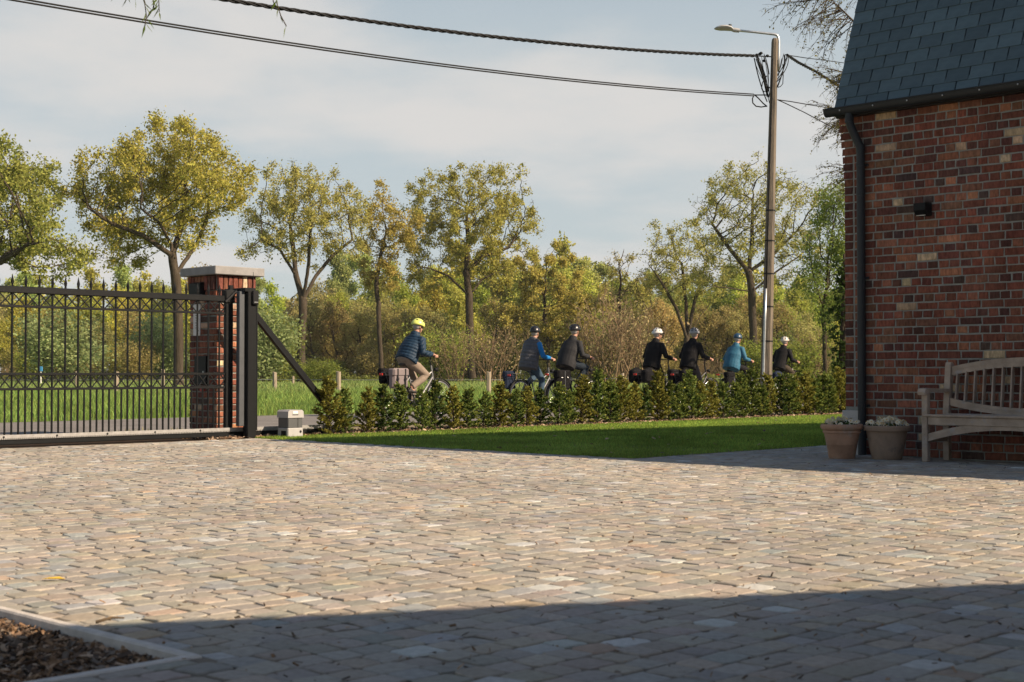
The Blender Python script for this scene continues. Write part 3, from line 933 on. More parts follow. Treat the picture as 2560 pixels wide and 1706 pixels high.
MB().bar((_u1 - (_u2 - _u1) * .16, 0, 1.72), (_u2 + (_u2 - _u1) * .42, 0, .06), .055, .08, bevel=.005).build('diagonal_strut', M['black'], gate)
MB().box((.0, 0, 1.0), (.05, .05, 1.75), bevel=.004).build('inner_stile', M['black'], gate)

# guide post in front of and round the gate
gp = empty('gate_guide_post', P(-2.06, 7.10, 0), ROT_ROAD, 'stout black steel guide post at the end of the sliding gate', 'gate post')
MB().box((.03, 0, .90), (.125, .10, 1.80), bevel=.005).build('post', M['black'], gp)
MB().box((-.09, .03, .97), (.075, .07, 1.65), bevel=.005).build('channel', M['alu'], gp)
MB().box((.12, .02, .92), (.022, .09, 1.66), bevel=.004).build('rear_strip', M['black'], gp)
MB().box((.0, .17, 1.815), (.16, .44, .05), bevel=.006).build('head_bracket', M['black'], gp)
cl = MB().box((-.17, .17, 1.735), (.14, .10, .16), bevel=.012); cl.tube([(-.26, .10, 1.66), (-.10, .10, 1.80)], .02, 8)
cl.build('roller_catch', M['black2'], gp, smooth='auto')
sb = MB().box((.062, -.065, 1.72), (.085, .035, .17), bevel=.008).build('sensor_box', M['black2'], gp)
MB().box((.062, -.0832, 1.665), (.05, .002, .006)).build('marking', M['galv'], sb)
MB().tube([(.09, .02, 1.8), (.092, .02, 2.04)], .003, 6).build('aerial', M['black2'], gp)

# gate motor
mo = empty('gate_motor', P(-1.50, 6.98, -.01), ROT_ROAD, 'grey and white gate motor box beside the first hedge plant', 'gate motor')
M['motor_w'] = material('motor_light_grey', (.37, .37, .36), rough=.55, var=.08)
M['motor_d'] = material('motor_dark_grey', (.085, .09, .092), rough=.5, var=.08)
M['label_w'] = material('white_label', (.78, .76, .72), rough=.6, var=.0)
MB().box((0, 0, .06), (.235, .22, .125), bevel=.010).build('base', M['motor_w'], mo)
MB().box((0, 0, .185), (.225, .21, .125), bevel=.008).build('body', M['motor_d'], mo)
hd = MB().prism([(-.122, .248), (.122, .248), (.118, .325), (.095, .345), (-.095, .345), (-.118, .325)], -.115, .115, axis='y').build('cover', M['motor_w'], mo)
MB().box((-.01, -.117, .315), (.075, .004, .032), bevel=.001).build('label_plate', M['label_w'], hd)
MB().box((-.01, -.1165, .286), (.09, .003, .010)).build('marking', M['motor_d'], hd)
MB().tube([(.075, -.108, .075), (.075, -.1145, .075)], .016, 14).build('keyhole', M['black2'], mo)
MB().box((.035, -.1105, .185), (.003, .002, .12)).build('seam', M['black2'], mo)
MB().box((-.118, -.02, .05), (.004, .10, .075), bevel=.001).build('side_socket', M['black2'], mo)

# ================================================================== garden bench
BX, BY = 1.13, -.595          # left front leg: along the wall, out from the wall
be = empty('garden_bench', P(BY + .2, -(BX + .8), 0), ROT_HOUSE, 'weathered teak garden bench with curved slatted back against the house', 'bench')
ox, oy = -.8, -.2             # bench local origin offset
T = M['teak']
def bb(name, c, s, rot=None, bev=.005): return MB().box((c[0] + ox, c[1] + oy, c[2]), s, rot, bev).build(name, T, be)
BL = 1.62
for x in (.03, BL - .03):
    bb('leg', (x, .03, .31), (.055, .06, .62))
    mb = MB().prism([(oy + .40, 0), (oy + .455, 0), (oy + .455, .45), (oy + .515, .865), (oy + .495, .895), (oy + .465, .895), (oy + .45, .87), (oy + .40, .45)], x + ox - .0275, x + ox + .0275, axis='x')
    mb.build('leg', T, be)
    bb('side_stretcher', (x, .23, .20), (.035, .36, .05))
    bb('side_rail', (x, .23, .375), (.035, .36, .07))
    am = MB().prism([(oy - .045, .60), (oy - .055, .625), (oy - .04, .655), (oy + .02, .662), (oy + .44, .652), (oy + .44, .622), (oy + .05, .625), (oy + .0, .612)], x + ox - .038, x + ox + .038, axis='x')
    am.build('arm', T, be)
def arch(name, y, z0, zc, h, d, x0=.06, x1=BL - .06, lean=0.0):
    n = 18; vs = []; fs = []
    for i in range(n + 1):
        t = i / n; x = x0 + (x1 - x0) * t + ox
        z = z0 + (zc - z0) * (1 - (2 * t - 1) ** 2)
        for dz, dy in ((0, 0), (h * .5, 0), (h * .5, .004), (h * .53, .004), (h * .53, 0), (h, .0)):
            vs.append((x, y + oy + dy + lean * dz, z + dz))
        vs.append((x, y + oy + d, z + h)); vs.append((x, y + oy + d, z))
    for i in range(n):
        for k in range(8):
            k2 = (k + 1) % 8
            fs.append((i * 8 + k, (i + 1) * 8 + k, (i + 1) * 8 + k2, i * 8 + k2))
    fs.append(tuple(range(7, -1, -1))); fs.append(tuple(n * 8 + k for k in range(8)))
    mb = MB().add(vs, fs); return mb.build(name, T, be)
arch('top_rail', .470, .775, .855, .082, .036)
arch('lower_back_rail', .425, .50, .415, .068, .034)
arch('arched_stretcher', .012, .185, .30, .068, .032)
bb('apron', (BL / 2, .022, .368), (BL - .12, .034, .072))
bb('apron', (BL / 2, .42, .368), (BL - .12, .034, .072))
for k in range(5):
    bb('seat_slat', (BL / 2, .03 + k * .089, .416 - .004 * (k in (1, 2, 3))), (BL - .02 if k == 0 else BL - .13, .078, .022), bev=.005)
nsl = 17
for k in range(nsl):
    x = .112 + (BL - .224) * k / (nsl - 1)
    t = (x - .06) / (BL - .12); q = 1 - (2 * t - 1) ** 2
    zb, zt = .50 + (.415 - .50) * q + .06, .775 + (.855 - .775) * q + .01
    MB().bar((x + ox, oy + .445, zb), (x + ox, oy + .488, zt), .052, .014, bevel=.003, up=(1, 0, 0)).build('back_slat', T, be)
for x in (.03,):
    for z in (.352, .385, .205, .245):
        MB().tube([(x + ox + .0, oy + -.0005, z), (x + ox, oy - .0025, z)], .006, 8).build('peg', M['post'], be)

# ================================================================== pots of pansies
M['soil'] = M['mulchsoil']
M['yolk'] = material('pansy_yellow', (.75, .42, .03), rough=.6, var=.1)
M['pansyleaf'] = leaf_material('pansy_leaf', trans=.25, vary=.4, hue=.02)
def pot(loc, prof, mat, label, hgt, rr, nfl, seed):
    rd = random.Random(seed)
    t = empty('flower_pot', loc, rd.random() * 6, label, 'flower pot', 'flower pots by the house corner')
    p = MB().lathe(prof, 40).build('pot', mat, t, smooth='auto')
    MB().lathe([(.001, 0), (rr * .9, .0), (rr * .9, .004), (.001, .012)], 24).build('soil', M['soil'], t, (0, 0, hgt - .03))
    pla = empty('pansy_plant', (loc[0], loc[1], loc[2] + hgt - .02), 0, label.replace('pot', 'pansies in the pot') if False else None)
    lv = []
    for k in range(260):
        a = rd.random() * 6.28; r = rr * .92 * math.sqrt(rd.random()); z = rd.uniform(.0, .05) * (1.2 - .6 * r / rr) + .0
        c = Vector((r * math.cos(a), r * math.sin(a), z)); L = rd.uniform(.018, .034); d = Vector((rd.gauss(0, 1), rd.gauss(0, 1), rd.gauss(.2, .6))).normalized()
        s = d.orthogonal().normalized(); s.rotate(Matrix.Rotation(rd.random() * 6, 3, d))
        lv += [c - s * L * .35, c - d * L * .6, c + s * L * .35, c + d * L * .8]
    me = np_mesh('leaves', np.array([tuple(v) for v in lv]), np.arange(len(lv)).reshape(-1, 4), M['pansyleaf'])
    o = link('leaves', me, pla); o.color = (.05, .085, .025, 1); o['kind'] = 'stuff'
    for k in range(nfl):
        a = rd.random() * 6.28; r = rr * 1.0 * math.sqrt((k + .5) / nfl)
        c = Vector((r * math.cos(a * 1 + k * 2.4), r * math.sin(a * 0 + k * 2.4) if False else r * math.sin(a + k * 2.4), rd.uniform(.05, .098) - .03 * (r / rr)))
        nrm_ = Vector((rd.gauss(0, .6) + c.x * 3, rd.gauss(0, .6) + c.y * 3, rd.uniform(.3, 1.1))).normalized()
        s = nrm_.orthogonal().normalized(); s.rotate(Matrix.Rotation(rd.random() * 6.28, 3, nrm_)); q = nrm_.cross(s)
        mb = MB()
        R0 = rd.uniform(.019, .025)
        for i in range(5):
            an = 2 * math.pi * i / 5 + .3
            pc = s * math.cos(an) + q * math.sin(an); pt = nrm_.cross(pc)
            R1 = R0 * (1.15 if i == 0 else .9)
            vs = [nrm_ * .002, pc * R1 * .55 + pt * R1 * .62 + nrm_ * .004, pc * R1 * 1.0 + pt * R1 * .45 - nrm_ * .002, pc * R1 * 1.12 - nrm_ * .001, pc * R1 * 1.0 - pt * R1 * .45 - nrm_ * .002, pc * R1 * .55 - pt * R1 * .62 + nrm_ * .004]
            mb.add([v for v in vs], [(0, 1, 2, 3), (0, 3, 4, 5)])
        f = mb.build('flower', M['petal'], pla, c)
        MB().ell(nrm_ * .004, (.0065, .0065, .004), 6, 4).build('flower_eye', M['yolk'], f)
        MB().tube([(c.x * .85, c.y * .85, -.01), (c.x, c.y, c.z - .002)], .0016, 4).build('stem', M['pansyleaf'], pla)
    return t, pla
p1 = P(-.65, -.35)
prof1 = [(.001, 0), (.115, 0), (.122, .012), (.142, .13), (.1435, .1315), (.146, .155), (.163, .235), (.172, .238), (.176, .25), (.172, .262), (.168, .264),
         (.18, .268), (.193, .283), (.196, .30), (.19, .318), (.178, .322), (.168, .318), (.16, .29), (.001, .288)]
t, pa = pot(p1, prof1, M['terracotta'], 'smaller rolled-rim terracotta pot nearest the lawn, pansies in it', .315, .165, 44, 3)
tag(pa, 'white pansies growing in the smaller pot nearest the lawn', 'flowers', 'pansies in the pots')
p2 = P(-.46, -.71)
prof2 = [(.001, 0), (.128, 0), (.136, .01), (.155, .09), (.172, .18), (.184, .255), (.187, .262), (.206, .264), (.210, .275), (.211, .305), (.204, .313), (.19, .312), (.18, .285), (.001, .283)]
t, pa = pot(p2, prof2, M['terracotta2'], 'larger grey-brown flat-rimmed pot between the downpipe and the bench', .307, .185, 54, 5)
tag(pa, 'cream white pansies growing in the larger pot beside the bench', 'flowers', 'pansies in the pots')

# ================================================================== utility pole, street lamp, cables
pb = P(11.24, 8.55); PHT = 7.42
topv = at(1937, 94, pb.y)
lean = Vector((topv.x - pb.x, 0, 0)) * 1.0
def pp(z, off=(0, 0, 0)): return Vector((pb.x + lean.x * z / PHT + off[0], pb.y + off[1], z + off[2]))
pole = empty('utility_pole', pb, 0, 'tall weathered concrete utility pole rising behind the hedge', 'utility pole')
def rel(v): return Vector(v) - pb
def rad(z): return .125 + (.066 - .125) * z / PHT
mb = MB(); zs = [-.1, 1, 2, 3, 4, 5, 6, 7, PHT - .08, PHT - .02, PHT]
mb.tube([rel(pp(z)) for z in zs], [rad(z) * (1 if z < PHT - .05 else (.86 if z < PHT else .5)) for z in zs], 8, ref=(.9, .3, 0))
mb.build('shaft', M['pole'], pole)
for s, wdt in ((-1, .05),):
    mb = MB().tube([rel(pp(z, (-rad(z) * .62, -rad(z) * .78, 0))) for z in (0, .6, 1.2, 1.8, 2.45)], .024, 10)
    mb.build('conduit', M['galv'], pole, smooth=True)
mb = MB().tube([rel(pp(z, (-rad(z) * .55, -rad(z) * .80, 0))) for z in (2.4, 3.5, 4.5, 5.5, 6.2, 6.7, 7.0)], .014, 6)
mb.build('riser_cable', M['black2'], pole, smooth=True)
for z in (.75, 1.42, 2.1, 2.75, 3.4, 4.0):
    MB().tube([rel(pp(z - .012)), rel(pp(z + .012))], [rad(z) + .006] * 2, 8, ref=(.9, .3, 0)).build('strap', M['black2'], pole)
def drop(px, py, dz=0): return at(px, py, pb.y + dz)
ZC1, ZC2 = drop(1890, 140).z, drop(1888, 238).z
A1 = drop(1886, 140); A2 = drop(1884, 238)
rd = random.Random(5)
for name, a, b, off in (('bracket', A1 + Vector((.0, 0, 0)), pp(A1.z, (-.02, 0, -.02)), 0), ('bracket', A2, pp(A2.z, (-.02, 0, 0)), 0)):
    MB().tube([rel(a), rel(b)], .012, 6).build(name, M['black2'], pole)
for k in range(5):
    z = A1.z - .06 - .05 * k
    q = Vector((A1.x + .05 + .05 * k + rd.uniform(-.02, .02), A1.y + rd.uniform(-.1, .1), A1.z + rd.uniform(-.1, .06)))
    MB().ell(rel(q), (.035, .03, .03), 8, 6).build('clamp', M['black2'], pole)
for k in range(13):                       # drooping jumper wires on the left of the pole
    a = Vector((A1.x + rd.uniform(0, .28), A1.y + rd.uniform(-.12, .1), A1.z + rd.uniform(-.08, .03)))
    b = pp(rd.choice([A1.z - .45, A1.z - .75, A2.z + .05, A2.z - .1]), (-.09 + rd.uniform(-.03, .02), rd.uniform(-.1, .05), rd.uniform(-.1, .1)))
    m_ = Vector((min(a.x, b.x) * .55 + max(a.x, b.x) * .45 + rd.uniform(-.05, .12), a.y + rd.uniform(-.1, .1), (a.z + b.z) / 2 + rd.uniform(-.1, .22)))
    pts = [(a * (1 - t) ** 2 + m_ * 2 * t * (1 - t) + b * t * t) for t in [i / 10 for i in range(11)]]
    MB().tube([rel(p) for p in pts], rd.choice([.006, .008, .012]), 5).build('jumper_wire', M['black2'], pole, smooth=True)
for k in range(8):                        # right-hand jumpers
    B1 = drop(1967, 138)
    a = Vector((B1.x + rd.uniform(-.1, .05), B1.y + rd.uniform(-.1, .1), B1.z + rd.uniform(-.15, .06)))
    b = pp(A1.z - rd.uniform(.3, .7), (.07, rd.uniform(-.1, .05), 0))
    m_ = Vector((a.x + rd.uniform(-.1, .05), a.y, (a.z + b.z) / 2 + rd.uniform(-.2, .1)))
    pts = [(a * (1 - t) ** 2 + m_ * 2 * t * (1 - t) + b * t * t) for t in [i / 10 for i in range(11)]]
    MB().tube([rel(p) for p in pts], rd.choice([.006, .009]), 5).build('jumper_wire', M['black2'], pole, smooth=True)
lp = [drop(x, y) for x, y in ((1886, 237), (1881, 247), (1882, 258), (1890, 266), (1903, 268), (1916, 266))]
MB().tube([rel(p) for p in lp], .013, 6).build('cable_loop', M['black2'], pole, smooth=True)
lp = [drop(x, y) for x, y in ((1886, 237), (1897, 247), (1908, 259), (1918, 267))]
MB().tube([rel(p) for p in lp], .013, 6).build('cable_loop', M['black2'], pole, smooth=True)
lp = [drop(x, y) for x, y in ((1917, 190), (1906, 207), (1904, 222), (1910, 230), (1919, 226), (1924, 218))]
MB().tube([rel(p) for p in lp], .011, 6).build('cable_loop', M['black2'], pole, smooth=True)
lp = [drop(x, y) for x, y in ((1957, 160), (1958, 190), (1957, 210), (1951, 217), (1944, 219))]
MB().tube([rel(p) for p in lp], .009, 6).build('cable_loop', M['black2'], pole, smooth=True)

# street lamp bolted to the pole top
la = empty('street_lamp', pp(PHT - .5), 0, 'grey street lamp on a bent arm at the pole top', 'street lamp')
lb = Vector(la.location)
def lr(px, py, dz=0): return drop(px, py, dz) - lb
arm = [lr(1945, 178), lr(1946.5, 140), lr(1947, 105), lr(1946, 95), lr(1943, 89), lr(1937, 86.5), lr(1925, 85), lr(1885, 80.5), lr(1848, 77)]
MB().tube(arm, [.03, .03, .028, .026, .026, .026, .025, .024, .024], 10).build('arm', M['galv'], la, smooth=True)
M['lampshell'] = material('lamp_shell', (.42, .43, .42), rough=.5, metal=.2, var=.08)
MB().tube([lr(1848, 77), lr(1836, 75.5), lr(1828, 74.5)], [.042, .046, .03], 10).build('socket', M['lampshell'], la, smooth='auto')
hp = [lr(1832, 75), lr(1826, 72), lr(1815, 70), lr(1802, 70), lr(1790, 71.5), lr(1785, 72.5)]
MB().tube(hp, [.045, .085, .10, .10, .055, .01], 14, sq=(1.5, .48), ref=(0, 1, 0)).build('head', M['lampshell'], la, smooth='auto')
MB().tube([lr(1825, 67.5), lr(1825.3, 61.5)], .034, 12).build('photocell', M['alu'], la, smooth='auto')

def cable(name, pts, r, label, twist=0, pitch=.55, sep=None, group='overhead cables at the utility pole'):
    pts = [Vector(p) for p in pts]
    mb = MB()
    if not twist:
        if sep:
            for s in (-1, 1): mb.tube([p + Vector((0, 0, s * sep)) for p in pts], r, 6)
        else: mb.tube(pts, r, 6)
    else:
        fine = []; L = 0; ts = []
        for i in range(len(pts) - 1):
            n_ = max(1, int((pts[i + 1] - pts[i]).length / (pitch / 8)))
            for k in range(n_):
                p = pts[i].lerp(pts[i + 1], k / n_)
                if fine: L += (p - fine[-1]).length
                fine.append(p); ts.append(L)
        for s in range(twist):
            out = []
            for i, p in enumerate(fine):
                d = (fine[min(i + 1, len(fine) - 1)] - fine[max(i - 1, 0)]).normalized()
                a = ts[i] / pitch * 2 * math.pi + s * 2 * math.pi / twist
                q = d.orthogonal().normalized(); w = d.cross(q)
                out.append(p + (q * math.cos(a) + w * math.sin(a)) * r * 1.05)
            mb.tube(out, r * .92, 6, caps=False)
    o = mb.build(name, M['black2'], None, smooth=True)
    return tag(o, label, 'cable', group)
def sag(A, du, a_, b_, n=40): return [Vector((A.x - U.x * d, A.y - U.y * d, A.z - a_ * d + b_ * d * d)) for d in [du * i / n for i in range(n + 1)]]
cable('overhead_cable', sag(A1, 39.0, .1458, .00375), .017, 'upper thick twisted overhead cable running left from the pole', twist=3)
cable('overhead_cable', sag(A2, 39.0, .1084, .00278), .0115, 'lower paired overhead cable running left from the pole', sep=.017)
B1, B2 = drop(1967, 138), drop(1944, 250)
def spanpx(A, pxs, dz, k=12):
    pts = [A] + [at(x, y, A.y + dz * (i + 1) / len(pxs)) for i, (x, y) in enumerate(pxs)]
    return pts
cable('overhead_cable', spanpx(B1, [(2012, 145), (2060, 151), (2108, 157.5), (2180, 166)], 6), .009, 'thin upper cable from the pole passing above the slate roof edge')
cable('overhead_cable', spanpx(B1, [(1996, 157), (2040, 180), (2090, 211), (2170, 262)], 5), .017, 'thick twisted cable sloping from the pole down behind the roof', twist=3)
cable('overhead_cable', spanpx(B2, [(1975, 254), (2015, 261), (2070, 270), (2170, 288)], 6), .011, 'lower cable from the pole running level behind the gutter')
cable('overhead_cable', spanpx(B2, [(1960, 257), (2010, 281), (2100, 329), (2190, 376)], 5), .010, 'thin cable dropping steeply from the pole behind the house wall')

# ================================================================== wooden field posts
plist = [(190, 931, 971), (289, 932, 986), (406, 925, 977), (638, 948, 966), (687, 932, 984), (733, 942, 964), (846, 932, 986), (1222, 932, 986), (1556, 935, 976)]
for i, (px, ty, by) in enumerate(plist):
    b = ground(px, by, -.03); h = at(px, ty, b.y).z + .06
    w = .10 if by > 975 else .085
    names = ['slim dark field post seen through the left of the gate', 'pale thick field post seen through the middle of the gate',
             'dark leaning field post seen between gate bars beside the tree trunk', 'short dark post just right of the gate post',
             'pale split field post right of the gate post', 'short pale post at the foot of the diagonal strut', 'square pale field post behind the first hedge plants',
             'pale field post between the first and second cyclists', 'grey field post behind the hedge left of the black saddlebags']
    po = empty('field_post', b, random.random() * 3, names[i], 'wooden post', 'wooden posts along the field edge')
    po.rotation_euler = (random.uniform(-.03, .03), random.uniform(-.05, .05), random.random() * 3)
    mb = MB(); ring = [(w * math.cos(a) * random.uniform(.85, 1.1), w * math.sin(a) * random.uniform(.85, 1.1)) for a in [k * math.pi / 3.5 for k in range(7)]]
    mb.prism(ring, -.05, h, axis='z')
    for v_ in range(7, 14):
        x_, y_, z_ = mb.v[v_]; mb.v[v_] = (x_ * .92, y_ * .92, z_ + random.uniform(-.03, .03))
    mb.build('post', M['post'], po)
pts3 = [ground(x, b, -.03) + Vector((0, 0, .55)) for x, b in ((-250, 986), (289, 986), (687, 984), (846, 986), (1222, 986), (1556, 976), (2050, 976))]
o = MB().tube(pts3, .006, 4).build('fence_wire', M['galv']); tag(o, 'thin wire strung between the wooden field posts', 'wire')
# little blue-topped marker in the meadow
M['blue'] = material('blue_paint', (.05, .25, .5), rough=.5, var=.1)
b = ground(102, 962, -.03)
mk = empty('marker_post', b, 0, 'thin white marker post with a blue cap in the meadow', 'marker')
hh = at(102, 920, b.y).z
MB().tube([(0, 0, 0), (0, 0, hh - .2)], .04, 8).build('pole', M['label_w'], mk)
MB().box((0, 0, hh - .05), (.22, .12, .34), bevel=.02).build('cap', M['blue'], mk)

# small litter on the cobbles
g = ground(275, 1551); a = ground(240, 1556, .012); b = ground(311, 1545, .02)
o = MB().tube([a - g, (a + b) / 2 - g + Vector((0, .01, .006)), b - g], [.006, .005, .003], 6).build('fallen_twig', M['twigbark'], None, g)
tag(o, 'thin brown twig lying on the cobbles beside the mulch bed', 'twig')
g = ground(132, 1448, .006)
M['yleaf'] = material('yellow_leaf', (.62, .42, .05), rough=.7, var=.15)
o = MB().add([(-.045, 0, 0), (-.01, -.022, .006), (.03, -.012, .004), (.05, 0, .0), (.02, .016, .008), (-.02, .018, .004)], [(0, 1, 2, 3), (0, 3, 4, 5)]).build('fallen_leaf', M['yleaf'], None, g)
tag(o, 'single yellow fallen leaf on the sunlit cobbles at left', 'leaf')
# ================================================================== trees
def grow(attr, start, D, kill, iters=140, up=.08, wander=.12, tries=3):
    """space colonisation: start = list of (pos, parent). returns nodes (N,3), parent (N)"""
    pos = [np.array(p, float) for p, _ in start]; par = [q for _, q in start]
    A = np.array(attr, float)
    Pn = np.array(pos)
    d = np.linalg.norm(A[:, None] - Pn[None], axis=2); ni = d.argmin(1); nd = d.min(1)
    used = {}
    for it in range(iters):
        if len(A) == 0: break
        acc = np.zeros((len(Pn), 3)); cntn = np.zeros(len(Pn))
        dirs = A - Pn[ni]; dirs /= (np.linalg.norm(dirs, axis=1, keepdims=True) + 1e-9)
        np.add.at(acc, ni, dirs); np.add.at(cntn, ni, 1)
        idx = np.nonzero(cntn)[0]
        g = acc[idx] / cntn[idx][:, None]
        g += rng.normal(0, wander, g.shape); g[:, 2] += up
        g /= (np.linalg.norm(g, axis=1, keepdims=True) + 1e-9)
        keep = [j for j, i in enumerate(idx) if used.get(int(i), 0) < tries]
        if not keep: break
        for j in keep: used[int(idx[j])] = used.get(int(idx[j]), 0) + 1
        new = Pn[idx[keep]] + g[keep] * D
        base = len(Pn)
        par.extend(int(idx[j]) for j in keep)
        Pn = np.vstack([Pn, new])
        dn = np.linalg.norm(A[:, None] - new[None], axis=2)
        m = dn.min(1); mi = dn.argmin(1) + base
        upd = m < nd; nd = np.where(upd, m, nd); ni = np.where(upd, mi, ni)
        k = nd > kill
        A, ni, nd = A[k], ni[k], nd[k]
    return Pn, np.array(par)

def skeleton_radii(Pn, par, r_root, r_tip, e=2.3):
    n = len(Pn); acc = np.zeros(n)
    ch = np.zeros(n, int)
    for i in range(n - 1, -1, -1):
        if acc[i] == 0: acc[i] = r_tip ** e
        if par[i] >= 0: acc[par[i]] += acc[i]; ch[par[i]] += 1
    r = acc ** (1 / e)
    k = math.log(r_root / r_tip) / math.log(max(r[0] / r_tip, 1.01))
    r = r_tip * (r / r_tip) ** k
    return r, ch

def skeleton_mesh(name, Pn, par, r, mat, flare=1.3):
    n = len(Pn)
    kids = [[] for _ in range(n)]
    for i in range(1, n):
        if par[i] >= 0: kids[par[i]].append(i)
    mb = MB()
    stack = [(0, None)]
    while stack:
        s, pr = stack.pop()
        chain = ([pr] if pr is not None else []) + [s]
        cur = s
        while kids[cur]:
            ks = sorted(kids[cur], key=lambda q: -r[q])
            for q in ks[1:]: stack.append((q, cur))
            cur = ks[0]; chain.append(cur)
        if len(chain) < 2: continue
        rr = [r[c] for c in chain]
        if pr is not None: rr[0] = min(rr[0], rr[1] * 1.25)
        big = max(rr)
        m = 9 if big > .16 else (5 if big > .05 else 3)
        pts = [Pn[c] for c in chain]
        if pr is None and flare > 1:
            rr[0] *= flare; rr[1] *= 1 + (flare - 1) * .3
        mb.tube([tuple(p) for p in pts], rr, m, caps=False)
    return mb.mesh(name, mat, smooth=True)

def leaves_mesh(name, Pn, sel, total, size, spread, mat, droop=0.0, aspect=.62, cluster=1.0):
    if cluster < 1:                              # leaves gather in clumps of uneven density
        sub_ = rng.choice(sel, max(8, int(len(sel) * cluster)), replace=False); wgt = rng.lognormal(0, .75, len(sub_)); src = rng.choice(sub_, total, p=wgt / wgt.sum())
    else:
        src = rng.choice(sel, total)
    c = Pn[src] + rng.normal(0, spread, (total, 3))
    d = rng.normal(0, 1, (total, 3)); d[:, 2] -= droop; d /= np.linalg.norm(d, axis=1, keepdims=True)
    q = rng.normal(0, 1, (total, 3)); q -= d * (q * d).sum(1, keepdims=True); q /= np.linalg.norm(q, axis=1, keepdims=True)
    L = size * rng.uniform(.5, 1.55, (total, 1)); W = L * aspect
    v = np.stack([c - d * L * .5, c + q * W * .5 - d * L * .05, c + d * L * .5, c - q * W * .5 + d * L * .05], 1).reshape(-1, 3)
    return np_mesh(name, v, np.arange(total * 4).reshape(-1, 4), mat)

def blob_points(blobs, n, power=.5):
    w = np.array([b[3] ** 2.2 for b in blobs]); w /= w.sum()
    k = rng.choice(len(blobs), n, p=w)
    d = rng.normal(0, 1, (n, 3)); d /= np.linalg.norm(d, axis=1, keepdims=True)
    rad = rng.random(n) ** power
    B = np.array([b[:3] for b in blobs]); Rr = np.array([b[3] for b in blobs])
    return B[k] + d * (rad * Rr[k])[:, None]

LEAF_GAIN = 2.0
def hero_tree(trunk_px, depth, blobs_px, r_base, leaf_col, nleaf, size, label, natt=1100, D=None, r_tip=.013, group=None, name='oak_tree',
              spread=.3, twig=.035, droop=.1, depthscale=.75, bark='bark', wander=.13, forks=None, tipsonly=False):
    nleaf = int(nleaf * 1.75); size *= .56; spread *= .72; leaf_col = (min(.45, leaf_col[0] * LEAF_GAIN), min(.45, leaf_col[1] * LEAF_GAIN), leaf_col[2] * LEAF_GAIN * 1.15)
    sc = depth / F_PX
    base = at(trunk_px[0][0], trunk_px[0][1], depth); base.z = -.06
    blobs = []
    for (x, y, rr) in blobs_px:
        c = at(x, y, depth); w = rr * sc
        xs = [b[0] for b in blobs_px]; half = (max(xs) - min(xs)) * .5 * sc
        for rep in range(2):
            dy = random.uniform(-1, 1) * half * depthscale
            blobs.append((c.x + random.uniform(-.25, .25) * w, c.y + dy, c.z + random.uniform(-.2, .2) * w, w * random.uniform(.85, 1.08)))
    D = D or depth * .0037
    # trunk nodes
    pts = [base] + [at(x, y, depth) for x, y in trunk_px[1:]]
    start = [(tuple(pts[0] - base), -1)]
    def addline(a, b, parent):
        n = max(1, int((b - a).length / D)); last = parent
        for i in range(1, n + 1):
            p = a.lerp(b, i / n); start.append((tuple(p - base + Vector((random.uniform(-1, 1), random.uniform(-1, 1), 0)) * D * .06), last)); last = len(start) - 1
        return last
    last = 0
    marks = [0]
    for a, b in zip(pts[:-1], pts[1:]): last = addline(a, b, last); marks.append(last)
    for fk in (forks or []):                       # extra limbs: (index of trunk point, [(x,y,dy)...])
        i, line = fk; lastf = marks[i]; a = pts[i]
        for (x, y, dy) in line:
            b = at(x, y, depth + dy); lastf = addline(a, b, lastf); a = b
    A = blob_points([(b[0], b[1], b[2], b[3] * 1.06) for b in blobs], int(natt * 1.7), .6) - np.array(base)
    A = A[A[:, 2] > 1.2]
    first_free = 0
    Pn, par = grow(A, start, D, D * 1.4, wander=wander)
    r, ch = skeleton_radii(Pn, par, r_base, r_tip)
    t = empty(name, base, 0, label, 'tree', group)
    link('trunk', skeleton_mesh('trunk', Pn, par, r, M[bark]), t)
    ns = len(start)
    sel = np.nonzero((r < twig) & (np.arange(len(r)) >= ns * .6))[0]
    if tipsonly: sel = np.nonzero((ch == 0) & (np.arange(len(r)) >= ns))[0]
    if nleaf:
        o = link('crown', leaves_mesh('crown', Pn, sel, nleaf, size, spread, M['leaf'], droop, cluster=.45), t); o.color = (*leaf_col, 1); o['kind'] = 'stuff' if False else 'thing'
        del o['kind']
    return t

